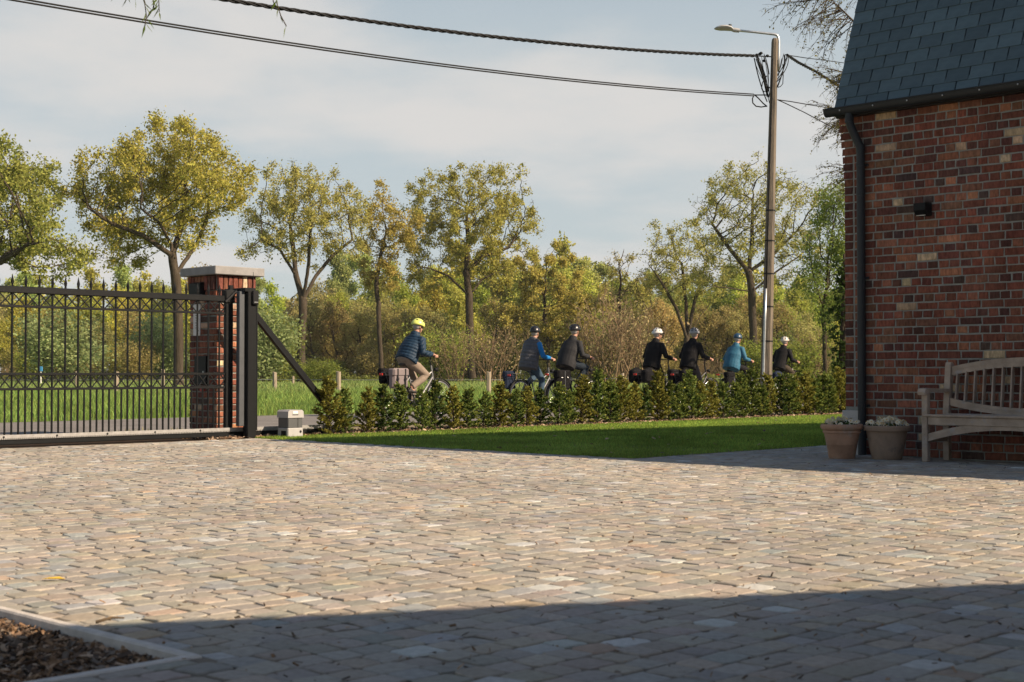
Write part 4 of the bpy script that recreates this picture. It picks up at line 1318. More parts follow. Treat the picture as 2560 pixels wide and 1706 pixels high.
GO = 'tall oaks in the row across the field'
OCH = (.22, .205, .04); OCG = (.20, .195, .035); GRN = (.15, .185, .03); YG = (.215, .20, .035); ORG = (.27, .205, .05)
hero_tree([(-95, 965), (-85, 800), (-70, 660)], 80, [(0, 420, 80), (60, 455, 70), (40, 530, 100), (110, 560, 75), (150, 630, 55), (60, 610, 80), (190, 650, 32), (-80, 440, 110), (-160, 560, 120), (-100, 620, 90), (20, 380, 40), (90, 600, 60), (120, 680, 40)],
          .34, (.168, .178, .04), 21000, .30, 'big green oak cut off by the left edge of the photo', 1300, group=GO, forks=[(2, [(0, 655, -1), (70, 612, -2), (150, 600, -3)])])
hero_tree([(446, 966), (446, 860), (444, 760), (438, 690), (430, 640), (428, 612)], 86,
          [(430, 372, 68), (345, 395, 60), (520, 385, 66), (592, 425, 44), (280, 440, 55), (420, 460, 110), (300, 505, 80), (540, 480, 80), (205, 490, 50), (240, 560, 60), (330, 590, 70), (430, 545, 60), (500, 560, 45), (615, 455, 28), (285, 650, 42), (375, 420, 70), (480, 330, 34), (400, 325, 34), (170, 480, 26), (505, 620, 24)],
          .30, (.215, .198, .04), 27000, .27, 'tallest round yellow-green oak whose trunk shows left of the brick pillar', 1700, group=GO,
          forks=[(5, [(400, 560, -2), (350, 520, -3)]), (4, [(455, 560, 1), (470, 480, 2)]), (3, [(492, 610, 2), (520, 540, 3), (522, 480, 3)]), (4, [(360, 590, -1), (280, 560, -2), (220, 520, -3)])])
hero_tree([(753, 955), (752, 860), (756, 800), (757, 752), (740, 690)], 118,
          [(730, 458, 52), (800, 475, 62), (680, 500, 52), (640, 545, 44), (760, 535, 80), (860, 510, 50), (905, 560, 32), (830, 585, 52), (700, 590, 45), (632, 630, 38), (885, 625, 34), (770, 620, 40), (900, 500, 26), (690, 440, 30), (850, 470, 40)],
          .36, (.205, .193, .048), 13000, .30, 'open-branched oak behind the diagonal gate strut, pale green, forked low', 1500, group=GO,
          forks=[(4, [(735, 640, 0), (725, 560, 1)]), (4, [(700, 625, -2), (655, 600, -3), (615, 625, -4)]), (3, [(790, 690, 1), (830, 640, 2), (880, 600, 3)]), (3, [(772, 660, -1), (775, 580, -2)])], twig=.05)
hero_tree([(955, 952), (952, 900), (948, 830), (946, 760), (940, 715), (948, 660), (960, 600)], 126,
          [(962, 490, 34), (990, 540, 52), (940, 555, 42), (1010, 600, 44), (960, 640, 50), (922, 680, 34), (980, 690, 40), (950, 520, 40), (1030, 560, 30), (915, 610, 30)],
          .21, (.225, .19, .045), 7500, .32, 'narrow ochre tree with thin dark trunk behind the yellow-helmeted cyclist', 800, group=GO, twig=.05)
hero_tree([(1181, 953), (1176, 880), (1174, 800), (1172, 740), (1166, 680)], 130,
          [(1062, 465, 44), (1130, 455, 46), (1215, 460, 50), (1285, 455, 34), (1100, 535, 75), (1200, 545, 95), (1290, 535, 54), (1335, 560, 30), (1255, 615, 64), (1150, 630, 75), (1060, 605, 55), (1040, 685, 44), (1330, 520, 26), (1040, 500, 40), (1240, 680, 50), (1320, 640, 40), (1160, 420, 22), (1260, 420, 22)],
          .36, (.20, .188, .04), 23000, .32, 'broad oak with straight trunk between the first and second cyclists', 1900, group=GO,
          forks=[(4, [(1170, 600, 1), (1165, 520, 2)]), (3, [(1120, 690, -1), (1070, 670, -2), (1030, 668, -3)]), (4, [(1210, 640, 1), (1270, 620, 2), (1300, 580, 3)]), (3, [(1205, 700, 2), (1260, 670, 3)])])
hero_tree([(1366, 945), (1366, 860), (1362, 800)], 138,
          [(1372, 645, 50), (1322, 700, 60), (1425, 705, 60), (1392, 780, 80), (1300, 790, 54), (1455, 790, 44), (1490, 765, 36), (1340, 850, 50), (1440, 850, 44)],
          .4, (.30, .20, .045), 24000, .36, 'dense orange-brown leafing oak behind the riders in waistcoat and dark jacket', 900, group=GO, D=.62)
hero_tree([(1546, 945), (1546, 880), (1545, 835), (1547, 790), (1548, 740)], 132,
          [(1552, 665, 36), (1522, 700, 36), (1590, 705, 36), (1560, 745, 55), (1612, 765, 34), (1500, 760, 30), (1575, 640, 20), (1630, 720, 22)],
          .26, (.19, .17, .05), 2600, .26, 'small nearly bare tree with grey twigs right of the orange oak', 620, group=GO, D=.5, r_tip=.022,
          forks=[(2, [(1500, 800, -1), (1465, 788, -2)]), (2, [(1590, 800, 1), (1630, 765, 2)])])
hero_tree([(1716, 945), (1716, 890), (1718, 850)], 128,
          [(1655, 625, 52), (1710, 595, 44), (1770, 615, 50), (1682, 690, 64), (1762, 700, 64), (1632, 690, 34), (1802, 690, 34), (1700, 640, 50), (1620, 640, 26), (1740, 560, 22), (1640, 570, 24)],
          .30, (.195, .19, .048), 6500, .29, 'fan-shaped thinly leaved tree behind the two riders in black sweaters', 1300, group=GO, D=.5, r_tip=.017,
          forks=[(2, [(1690, 770, -1), (1650, 700, -2), (1620, 660, -3)]), (2, [(1715, 760, 1), (1705, 660, 1)]), (2, [(1750, 790, 1), (1800, 730, 2)]), (2, [(1735, 760, 0), (1765, 660, 1)])])
hero_tree([(1892, 945), (1886, 880), (1882, 800), (1880, 730), (1872, 680)], 118,
          [(1852, 455, 52), (1790, 510, 62), (1905, 500, 74), (1985, 495, 54), (2042, 505, 44), (1845, 585, 72), (1950, 590, 72), (2030, 590, 54), (1745, 525, 32), (1762, 690, 44), (1990, 690, 44), (1810, 470, 30), (1870, 420, 26), (1930, 440, 36), (1780, 610, 40), (2050, 650, 30)],
          .33, (.185, .18, .045), 11500, .29, 'large thinly leaved oak standing directly behind the utility pole', 1900, group=GO, r_tip=.016, twig=.05,
          forks=[(4, [(1880, 600, 1), (1882, 500, 2)]), (4, [(1830, 630, -1), (1780, 560, -2)]), (3, [(1820, 720, -1), (1760, 715, -2)]), (4, [(1930, 640, 1), (1990, 580, 2)]), (3, [(1940, 680, 2), (2000, 640, 3)])])
hero_tree([(2064, 945), (2062, 880), (2062, 830), (2055, 780)], 62,
          [(2080, 520, 44), (2052, 600, 50), (2090, 660, 60), (2030, 700, 44), (2080, 760, 50), (2105, 580, 60), (2020, 640, 30), (2050, 820, 24), (2100, 500, 40)],
          .10, (.105, .135, .028), 9000, .16, 'slim fresh green tree beside the house corner', 900, group=None, name='young_tree')

# far wood: prototypes shared by many trees
def proto_tree(h, w, nleaf, size, natt, trunk_h, dens=.5, r_base=.2, twig=.05, droop=.1, r_tip=.02, low=0.0):
    blobs = []
    nb = 9
    for k in range(nb):
        a = random.random() * 6.28; zz = random.uniform(trunk_h, h * .9); f = 1 - abs((zz / h) - .55) * .9
        rr = w * .5 * f * random.uniform(.1, .75)
        blobs.append((rr * math.cos(a), rr * math.sin(a), zz, w * random.uniform(.16, .30)))
    blobs.append((0, 0, h - w * .17, w * .2))
    start = [((0, 0, 0), -1)]
    D = .55
    for i in range(1, int(trunk_h / D) + 1): start.append(((random.uniform(-.1, .1), random.uniform(-.1, .1), i * D), len(start) - 1))
    A = blob_points(blobs, natt)
    A = A[A[:, 2] > low]
    Pn, par = grow(A, start, D, D * 1.5, wander=.15)
    r, ch = skeleton_radii(Pn, par, r_base, r_tip)
    tm = skeleton_mesh('trunk', Pn, par, r, M['bark'])
    sel = np.nonzero((r < twig) & (np.arange(len(r)) >= len(start) * .6))[0]
    cm = leaves_mesh('crown', Pn, sel, nleaf, size, .36, M['leaf'], droop, cluster=.5)
    return tm, cm
protos = [proto_tree(13, 8.5, 13500, .29, 640, 3.2), proto_tree(12, 7, 12500, .28, 600, 2.6), proto_tree(14.5, 9, 14500, .29, 700, 3.8),
          proto_tree(11, 6.5, 6000, .22, 800, 2.0, r_tip=.026), proto_tree(15, 5.5, 10500, .27, 500, 3.0)]
kinds = [((.195, .20, .045), 'ochre leafing woodland tree in the far wood'), ((.165, .185, .035), 'mid green woodland tree in the far wood'),
         ((.225, .215, .04), 'golden yellow woodland tree in the far wood'), ((.195, .17, .065), 'brownish half-bare woodland tree in the far wood'),
         ((.19, .21, .07), 'pale green tall slender tree in the far wood')]
GW = 'trees of the wood beyond the meadow'
def zone(px):
    for lim, z in ((180, 'at the far left, seen through the gate'), (455, 'left of the brick pillar'), (640, 'behind the brick pillar'), (900, 'right of the diagonal strut'), (1140, 'behind the lime-helmeted cyclist'),
                   (1330, 'behind the grey-vested cyclist'), (1560, 'behind the charcoal jacket'), (1780, 'behind the black-sweatered pair'), (1900, 'behind the blue-jacketed cyclist'), (2060, 'behind the utility pole')):
        if px < lim: return z
    return 'beside the house corner'
def wood_tree(px, depth, pi, ki, scale, dz=0):
    tm, cm = protos[pi]
    loc = at(px, 932, depth); loc.z = -.05
    t = empty('woodland_tree', loc, random.random() * 6.28, kinds[ki][1].split(' in the far wood')[0] + ' ' + zone(px), 'tree', GW)
    t.scale = (scale * random.uniform(.9, 1.12), scale * random.uniform(.9, 1.12), scale * random.uniform(.94, 1.06))
    link('trunk', tm, t); o = link('crown', cm, t)
    c = kinds[ki][0]; s = 2.15 * random.uniform(.8, 1.2)
    o.color = (c[0] * s * random.uniform(.92, 1.08), c[1] * s * random.uniform(.95, 1.05), c[2] * s, 1)
# profile of the wood's top edge in photo pixels (x, y)
topx = [-300, 0, 60, 130, 200, 270, 340, 420, 520, 640, 700, 780, 860, 940, 1000, 1100, 1250, 1300, 1370, 1450, 1520, 1580, 1650, 1720, 1800, 1880, 1960, 2030, 2110, 2500]
topy = [720, 700, 690, 690, 706, 690, 672, 678, 690, 700, 700, 700, 660, 690, 690, 650, 640, 640, 640, 650, 665, 690, 690, 700, 690, 650, 670, 690, 720, 700]
for row, (dep, step, f) in enumerate(((150, 62, .72), (172, 58, .9), (200, 60, 1.0))):
    px = -330 + row * 17
    while px < 2560:
        if not (row == 0 and 1230 < px < 1490):
            d = dep + random.uniform(-7, 9)
            ty = np.interp(px, topx, topy)
            H = at(px, ty, d).z * f * random.uniform(.84, 1.1)
            if 600 < px < 720: ki = random.choice([0, 1, 1, 3])
            elif 720 < px < 960: ki = random.choice([3, 3, 0, 3, 1])
            elif px < 420: ki = random.choice([2, 0, 0, 2, 3, 1])
            elif 1200 < px < 1480: ki = random.choice([0, 1, 2, 0])
            elif px > 1500: ki = random.choice([0, 3, 1, 0, 1])
            else: ki = random.choice([0, 1, 0, 3, 2])
            if row == 2 and random.random() < .4: ki = 4
            pi = 4 if ki == 4 else (3 if ki == 3 else random.choice([0, 1, 2]))
            hp_ = (13, 12, 14.5, 11, 15)[pi]
            wood_tree(px, d, pi, ki, max(.35, H / hp_))
        px += step * random.uniform(.75, 1.25)
# thin-stemmed half-bare young trees along the front of the wood
for px, d, sc in ((745, 141, .62), (782, 138, .7), (808, 143, .66), (838, 139, .74), (868, 144, .6), (905, 138, .7), (985, 142, .72), (1018, 139, .66), (1060, 143, .7), (1095, 141, .6), (1235, 140, .72), (1275, 143, .66), (1330, 139, .6),
                  (1600, 141, .7), (1650, 138, .74), (1760, 140, .7), (1815, 143, .66), (1850, 139, .62), (1950, 141, .7), (2010, 139, .6), (130, 140, .66), (240, 143, .6), (330, 139, .68)):
    wood_tree(px, d, 3, 3, sc)
# tall slender pale trees showing in the gaps
for px, ty, d in ((905, 640, 190), (880, 652, 192), (1455, 640, 195), (1500, 650, 196), (1630, 690, 190), (1660, 700, 188), (2000, 690, 185), (60, 690, 180), (845, 650, 185)):
    wood_tree(px, d, 4, 4, at(px, ty, d).z / 15)

# shrubs in front of the wood
def proto_shrub(h, w, nleaf, size, seed, bare=False):
    rd = np.random.default_rng(seed)
    mb = MB(); pts = []
    nst = 26 if bare else 14
    for k in range(nst):
        a = rd.random() * 6.28; tilt = rd.uniform(.05, .6); L = h * rd.uniform(.6, 1.05)
        p = Vector((rd.normal(0, .12) * w, rd.normal(0, .12) * w, 0)); d = Vector((math.cos(a) * tilt, math.sin(a) * tilt, 1)).normalized()
        line = [p]
        for i in range(5):
            d = (d + Vector((rd.normal(0, .12), rd.normal(0, .12), rd.normal(0, .08)))).normalized(); p = p + d * L / 5; line.append(p); pts.append(tuple(p))
            if i > 0:
                for q in range(3 if bare else 2):
                    dd = (d + Vector((rd.normal(0, .5), rd.normal(0, .5), rd.normal(.1, .3)))).normalized()
                    e = p + dd * L * rd.uniform(.15, .35); mb.tube([p, p.lerp(e, .5) + Vector((0, 0, .03)), e], [.014, .010, .006], 3, caps=False); pts.append(tuple(e)); pts.append(tuple(p.lerp(e, .5)))
        mb.tube(line, [.035, .03, .024, .018, .012, .007], 4, caps=False)
    tm = mb.mesh('stems', M['twigbark'] if bare else M['bark'], smooth=True)
    Pn = np.array(pts)
    cm = leaves_mesh('foliage', Pn, np.arange(len(Pn)), nleaf, size, w * .11, M['leaf'], 0)
    return tm, cm
shrubs = [proto_shrub(4.2, 4.2, 8200, .19, 1), proto_shrub(3.2, 3.6, 7200, .18, 2), proto_shrub(5.2, 4.6, 9500, .20, 3), proto_shrub(3.6, 3.4, 700, .12, 4, True)]
skinds = [((.14, .165, .035), 'fresh green bush at the edge of the wood'), ((.185, .175, .05), 'ochre bush at the edge of the wood'),
          ((.165, .20, .085), 'silvery green willow bush at the edge of the wood'), ((.20, .165, .085), 'bare twiggy tan bush at the edge of the wood'), ((.185, .16, .06), 'russet bush at the edge of the wood')]
def shrub(px, depth, si, ki, scale):
    tm, cm = shrubs[si]
    loc = at(px, 932, depth); loc.z = -.05
    t = empty('woodland_bush', loc, random.random() * 6.28, skinds[ki][1].split(' at the edge')[0] + ' at the wood edge ' + zone(px), 'bush', 'bushes along the edge of the wood')
    t.scale = (scale * random.uniform(.9, 1.3), scale * random.uniform(.9, 1.3), scale * random.uniform(.85, 1.1))
    link('stems', tm, t); o = link('foliage', cm, t)
    c = skinds[ki][0]; s = 1.8 * random.uniform(.78, 1.2); o.color = (c[0] * s, c[1] * s, c[2] * s, 1)
px = -280
while px < 2150:
    for lay in range(2):
        d = 134 + lay * 9 + random.uniform(-4, 4)
        ki = random.choices([0, 1, 3, 4, 2], [5, 3, 3, 3, 1])[0]
        if 740 < px < 1010 and random.random() < .5: continue
        if 720 < px < 950: ki = random.choice([3, 4, 4, 0])
        shrub(px + lay * 20, d, 3 if ki == 3 else random.choice([0, 1, 2]), ki, random.uniform(.35, .7) if lay == 0 else random.uniform(.5, 1.0))
    px += random.uniform(44, 84)
for px, d, si, ki, sc in ((150, 118, 2, 2, 1.15), (395, 122, 2, 2, .95), (345, 118, 0, 4, .75), (640, 112, 2, 2, 1.0), (675, 114, 0, 0, .9), (1505, 105, 3, 3, 1.3), (1545, 104, 3, 3, 1.5), (1590, 106, 3, 3, 1.3),
                          (1470, 108, 0, 1, .7), (1100, 120, 0, 0, .9), (1130, 118, 3, 3, 1.1), (1235, 116, 3, 3, 1.2), (1990, 90, 1, 0, .7), (1900, 95, 1, 0, .7), (2030, 92, 3, 1, .8), (800, 110, 1, 0, .5), (770, 113, 1, 0, .45)):
    shrub(px, d, si, ki, sc)
# understory mass deep in the wood
n = 60000
Y = rng.uniform(186, 230, n); X = rng.uniform(-.5, .5, n) * Y; Z = rng.random(n) ** .9 * (9.5 + 1.6 * np.sin(X * .13) + 1.2 * np.sin(X * .41))
me = leaves_mesh('wood_understory', np.stack([X, Y, Z], 1), np.arange(n), n, .6, .2, M['leaf'])
o = link('wood_understory', me); o.color = (.21, .19, .06, 1); tag(o, 'deep mass of undergrowth inside the far wood', kind='stuff')
# low brambles and coarse tufts at the wood edge
n = 42000
Y = rng.uniform(118, 140, n); X = rng.uniform(-.46, .46, n) * Y; Z = rng.random(n) * (.55 + .4 * np.sin(X * .7) + .3 * np.sin(X * 1.9)).clip(.15, 2)
me = leaves_mesh('brambles', np.stack([X, Y, Z], 1), np.arange(n), n, .17, .05, M['leaf'])
o = link('brambles', me); o.color = (.19, .21, .055, 1); tag(o, 'low brambles and coarse tufts along the edge of the wood', kind='stuff')

# ================================================================== yew hedge
def proto_yew(h, w, n, seed, gold=.8):
    rd = np.random.default_rng(seed)
    mb = MB(); C = []; Dv = []; TP = []
    mb.tube([(0, 0, -.02), (rd.normal(0, .01), rd.normal(0, .01), h * .5), (rd.normal(0, .02), rd.normal(0, .02), h * .97)], [.014, .010, .003], 5, caps=False)
    nb = 78
    for k in range(nb):
        z = h * (k + .5) / nb * .97
        t = z / h
        prof = (1 - t) ** .85 * (.55 + .45 * min(1, t * 4 + .55))
        R0 = w * .5 * prof * rd.uniform(.6, 1.25) + .025
        a = k * 2.399 + rd.normal(0, .4)
        el = rd.uniform(.25, .85) + .35 * t
        d = Vector((math.cos(a) * math.cos(el), math.sin(a) * math.cos(el), math.sin(el)))
        L = R0 / max(.35, math.cos(el))
        L = min(L, w * .62)
        p0 = Vector((0, 0, z)); p1 = p0 + d * L * .55 - Vector((0, 0, .0)); p2 = p0 + d * L + Vector((0, 0, -.02 * L))
        mb.tube([p0, p1, p2], [.005, .0035, .0015], 3, caps=False)
        m = max(4, int(n / nb * (L / (w * .4))))
        for i in range(m):
            s = rd.uniform(.12, 1.0) ** .8
            q = p0.lerp(p1, s * 2) if s < .5 else p1.lerp(p2, s * 2 - 1)
            side = Vector((rd.normal(0, 1), rd.normal(0, 1), rd.normal(0, .55)))
            dd = (d * .75 + side * .62).normalized()
            C.append(tuple(q)); Dv.append(tuple(dd)); TP.append(max(0, min(1, (s - .62) * 2.2)) * rd.uniform(.2, 1) * gold)
    # leader tip
    for i in range(26):
        C.append((rd.normal(0, .006), rd.normal(0, .006), h * rd.uniform(.84, 1.0))); dd = Vector((rd.normal(0, .5), rd.normal(0, .5), rd.uniform(.3, 1))).normalized(); Dv.append(tuple(dd)); TP.append(rd.uniform(.3, 1) * gold)
    C = np.array(C); Dv = np.array(Dv); k = len(C)
    q = rd.normal(0, 1, (k, 3)); q -= Dv * (q * Dv).sum(1, keepdims=True); q /= np.linalg.norm(q, axis=1, keepdims=True)
    L = rd.uniform(.022, .055, (k, 1)); W = L * rd.uniform(.16, .34, (k, 1))
    v = np.stack([C, C + Dv * L * .45 + q * W, C + Dv * L, C + Dv * L * .45 - q * W], 1).reshape(-1, 3)
    return mb.mesh('stem', M['bark'], True), np_mesh('foliage', v, np.arange(k * 4).reshape(-1, 4), M['needle'], tint=np.repeat(np.array(TP)[:, None] * np.ones((1, 3)), 4, 0))
yews = [proto_yew(.80, .40, 3600, 1), proto_yew(.74, .44, 3600, 2), proto_yew(.86, .38, 3600, 3), proto_yew(.70, .42, 3400, 4), proto_yew(.78, .46, 3800, 5)]
GY = 'young yew plants in the low hedge row'
yk = {'dark': ((.060, .098, .028), 'dark green young yew in the low hedge row'), 'mid': ((.125, .175, .045), 'olive green young yew in the low hedge row'),
      'gold': ((.21, .205, .045), 'golden-tipped young yew in the low hedge row')}
_on = 'first second third fourth fifth sixth seventh eighth ninth tenth eleventh twelfth thirteenth fourteenth fifteenth sixteenth seventeenth eighteenth nineteenth'.split()
_tn = {2: 'twent', 3: 'thirt', 4: 'fort', 5: 'fift'}
ORDW = [(_on[k - 1] if k < 20 else (_tn[k // 10] + ('ieth' if k % 10 == 0 else 'y-' + _on[k % 10 - 1]))) for k in range(1, 56)]
u = -.75; i = 0
while u < 15.6:
    tm, cm = random.choice(yews)
    k = random.choices(['dark', 'mid', 'gold'], [2.4, 4, 1.8] if u < 4 else [1, 4, 3.2])[0]
    lab = ORDW[min(i, 49)] + ' yew of the hedge counting from the gate motor, ' + {'dark': 'dark green', 'mid': 'olive green', 'gold': 'golden tipped'}[k]; grp = GY; sc = random.uniform(.84, 1.18) * (.75 + .0175 * u)
    if i == 0: k = 'gold'; lab = 'first yew of the hedge, yellowish, beside the gate motor'; sc = .95
    if i == 1: k = 'mid'; sc = .68
    w = P(u, 7.17 + .024 * u + random.uniform(-.06, .06), -.01)
    px_here = 1280 + F_PX * w.x / w.y
    if 1425 < px_here < 1455: k = 'gold'; sc = .96; lab = 'tallest orange-gold yew in the middle of the hedge, below the black-jacketed rider'
    t = empty('yew_plant', w, random.random() * 6.28, lab, 'hedge plant', grp)
    t.rotation_euler = (random.uniform(-.06, .06), random.uniform(-.06, .06), random.random() * 6.28)
    t.scale = (sc * random.uniform(1.0, 1.3), sc * random.uniform(1.0, 1.3), sc)
    link('stem', tm, t); o = link('foliage', cm, t)
    c = yk[k][0]; s = random.uniform(.8, 1.25); o.color = (c[0] * s, c[1] * s, c[2] * s, 1)
    u += random.uniform(.27, .36); i += 1
print('yews', i)

# ================================================================== ivy-grown tree at the house corner, birch behind the house, willow twigs overhead
def twig_tree(name, base, limbs, twigs, label, leafcol, nl, lsize, seed, droop=.35, r0=.12, spread=.03, tw_r=.006):
    """limbs: list of polylines (relative); twigs: number, length range"""
    rd = random.Random(seed)
    t = empty(name, base, 0, label, 'tree')
    mb = MB(); ends = []
    for pl_, ra in limbs:
        mb.tube(pl_, ra, 7, caps=False)
    for (a, b, cnt, L0, L1, bias) in twigs:
        a = Vector(a); b = Vector(b)
        for k in range(cnt):
            p = a.lerp(b, rd.random()); L = rd.uniform(L0, L1)
            d = (Vector(bias) + Vector((rd.gauss(0, .45), rd.gauss(0, .45), rd.gauss(0, .45)))).normalized()
            line = [p]; n = 7
            for i in range(n):
                d = (d + Vector((rd.gauss(0, .13), rd.gauss(0, .13), rd.gauss(0, .10) - droop * .22))).normalized()
                p = p + d * L / n; line.append(p)
                if i >= 1:
                    for q in range(2):
                        dd = (d + Vector((rd.gauss(0, .6), rd.gauss(0, .6), rd.gauss(-.1, .5)))).normalized(); e = p + dd * L * rd.uniform(.08, .26)
                        m2 = p.lerp(e, .5) + Vector((0, 0, .02))
                        mb.tube([p, m2, e], [tw_r * .6, tw_r * .5, tw_r * .35], 3, caps=False)
                        ends += [tuple(e), tuple(m2), tuple(p.lerp(e, .75)), tuple(p.lerp(e, .3))]
            mb.tube(line, [tw_r * (2.0 - 1.5 * i / n) for i in range(n + 1)], 3, caps=False)
    mb.build('trunk', M['bark'], t, smooth=True)
    Pn = np.array(ends)
    o = link('crown', leaves_mesh('crown', Pn, np.arange(len(Pn)), nl, lsize, spread, M['leaf'], .3), t); o.color = (*leafcol, 1)
    return t
BD = 30.0
bb_ = at(2330, 932, BD); bb_.z = -.05
def bl(px, py, dy=0): return at(px, py, BD + dy) - bb_
twig_tree('birch_tree', bb_, [([(0, 0, 0), bl(2325, 500), bl(2280, 200), bl(2240, -150)], [.16, .12, .09, .04]),
                              ([bl(2290, 260), bl(2200, 120, -.5), bl(2090, 10, -1)], [.05, .035, .012]), ([bl(2310, 420), bl(2200, 330, -.4), bl(2110, 290, -.7)], [.05, .03, .01]),
                              ([bl(2260, 60), bl(2150, -60, -.5), bl(2010, -40, -.8)], [.05, .03, .01]), ([bl(2322, 520), bl(2220, 460, .3), bl(2120, 430, .4)], [.04, .025, .01]),
                              ([bl(2300, 300), bl(2210, 230, -.4), bl(2120, 190, -.7)], [.045, .03, .01])],
          [(bl(2150, 70, -.7), bl(2060, -20, -1), 30, .7, 1.4, (-1, 0, -.25)), (bl(2200, -60, -.5), bl(2010, -40, -.8), 30, .6, 1.3, (-.9, 0, -.5)), (bl(2170, 210, -.5), bl(2110, 180, -.7), 34, .4, 1.0, (-1, 0, -.1)),
           (bl(2200, 330, -.4), bl(2105, 285, -.7), 40, .4, 1.0, (-1, 0, -.15)), (bl(2190, 450, .3), bl(2120, 425, .4), 30, .4, .9, (-.9, 0, -.1))],
          'sparse birch with drooping budding twigs behind the house roof', (.16, .15, .05), 3400, .042, 9)
# ivy column
ivb = at(2102, 932, 30.5); ivb.z = -.05
t = empty('ivy_column', ivb, 0, 'dark ivy-covered trunk close beside the house corner', 'ivy')
MB().tube([(0, 0, 0), (.05, 0, 1.5), (.1, 0, 3.4)], [.1, .08, .04], 6).build('trunk', M['bark'], t, smooth=True)
n = 1700
a = rng.random(n) * 6.28; z = rng.random(n) * 3.3; rr = (.34 + .14 * np.sin(z * 4) + .1 * np.sin(z * 9 + a)) * np.sqrt(rng.random(n)) * (1.1 - z * .13)
Pn = np.stack([rr * np.cos(a) + .03 * z, rr * np.sin(a), z], 1)
o = link('foliage', leaves_mesh('foliage', Pn, np.arange(n), n, .10, .02, M['leaf'], .5), t); o.color = (.07, .105, .03, 1)
# willow overhead at the near left: limb above the frame, hanging tips
WD = 7.6
wb = Vector((-6.2, 7.4, 0))
wt = empty('willow_tree', wb, 0, 'weeping willow whose leafy twig tips hang into the top left of the view', 'tree')
def wr(px, py, dy=0): return at(px, py, WD + dy) - wb
mb = MB(); mb.tube([(0, 0, -.05), (.1, 0, 1.6), (.4, 0, 3.2), wr(-400, -330), wr(300, -260), wr(800, -230)], [.2, .17, .12, .06, .03, .01], 8)
hang = [((360, -250), (352, -60), (362, 10), (366, 40), (362, 66)), ((385, -250), (392, -60), (397, 5), (398, 30)), ((372, -250), (380, -40), (385, 25)), ((300, -260), (292, -60), (288, -5)), ((320, -260), (318, -40), (315, 2)),
        ((345, -250), (343, -30), (338, 0)), ((685, -240), (683, -60), (683, 4), (690, 20)), ((700, -240), (690, -40), (692, 8), (702, 40), (716, 66))]
tips = []
for hl in hang:
    dy = random.uniform(-.12, .12); line = [wr(x, y, dy) for x, y in hl]
    mb.tube(line, [.004] + [.0028] * (len(line) - 1), 4, caps=False)
    tips.append(line)
mb.build('trunk', M['bark'], wt, smooth=True)
rd = random.Random(12)
lvb = MB()
for li, line in enumerate(tips):
    for a, b in zip(line[:-1], line[1:]):
        n = int((b - a).length / (.022 if li < 3 else .04)) + 1
        for k in range(n):
            if (li >= 6) and rd.random() < .35: continue
            p = a.lerp(b, (k + rd.random()) / n); d = Vector((rd.gauss(0, .55), rd.gauss(0, .5), -1)).normalized(); L = rd.uniform(.045, .085); s = d.orthogonal().normalized(); s.rotate(Matrix.Rotation(rd.random() * 6, 3, d)); w = L * .085
            q = d.cross(s)
            lvb.add([p, p + d * L * .4 + s * w, p + d * L + q * L * .12, p + d * L * .4 - s * w], [(0, 1, 2), (0, 2, 3)])
o = lvb.build('crown', M['leaf'], wt); o.color = (.15, .20, .03, 1)
# ================================================================== bicycles
M['tyre'] = material('tyre_rubber', (.022, .022, .022), rough=.8, var=.1)
M['chrome'] = material('bright_metal', (.62, .63, .64), rough=.28, metal=.9, var=.05)
M['tanwall'] = material('saddle_leather', (.05, .038, .03), rough=.6, var=.1)
def paint(name, c): return material(name, c, rough=.38, var=.06, spec=.5)
WR = .355; XR, XF, BBZ = -.50, .62, .30
def tube_mesh(segs, n=8):
    mb = MB()
    for pts, r in segs: mb.tube(pts, r, n)
    return mb
class Bike: pass
def wheel_meshes():
    w = {}
    w['tyre'] = MB().torus((0, 0, 0), WR - .018, .020, 48, 8).mesh('tyre', M['tyre'], True)
    w['rim'] = MB().torus((0, 0, 0), WR - .045, .011, 48, 6).mesh('rim', M['chrome'], True)
    sp = MB()
    for k in range(28):
        a = 2 * math.pi * k / 28; s = .025 if k % 2 else -.025; b = a + (.25 if (k // 2) % 2 else -.25)
        sp.tube([(.022 * math.cos(b), s, .022 * math.sin(b)), ((WR - .05) * math.cos(a), 0, (WR - .05) * math.sin(a))], .0014, 3, caps=False)
    w['spokes'] = sp.mesh('spokes', M['chrome'], True)
    w['hub'] = MB().tube([(0, -.05, 0), (0, -.02, 0), (0, .02, 0), (0, .05, 0)], [.016, .028, .028, .016], 10).mesh('hub', M['alu'], 'auto')
    return w
WM = wheel_meshes()
SADDLE_Z, BAR_Z = 1.0, 1.145
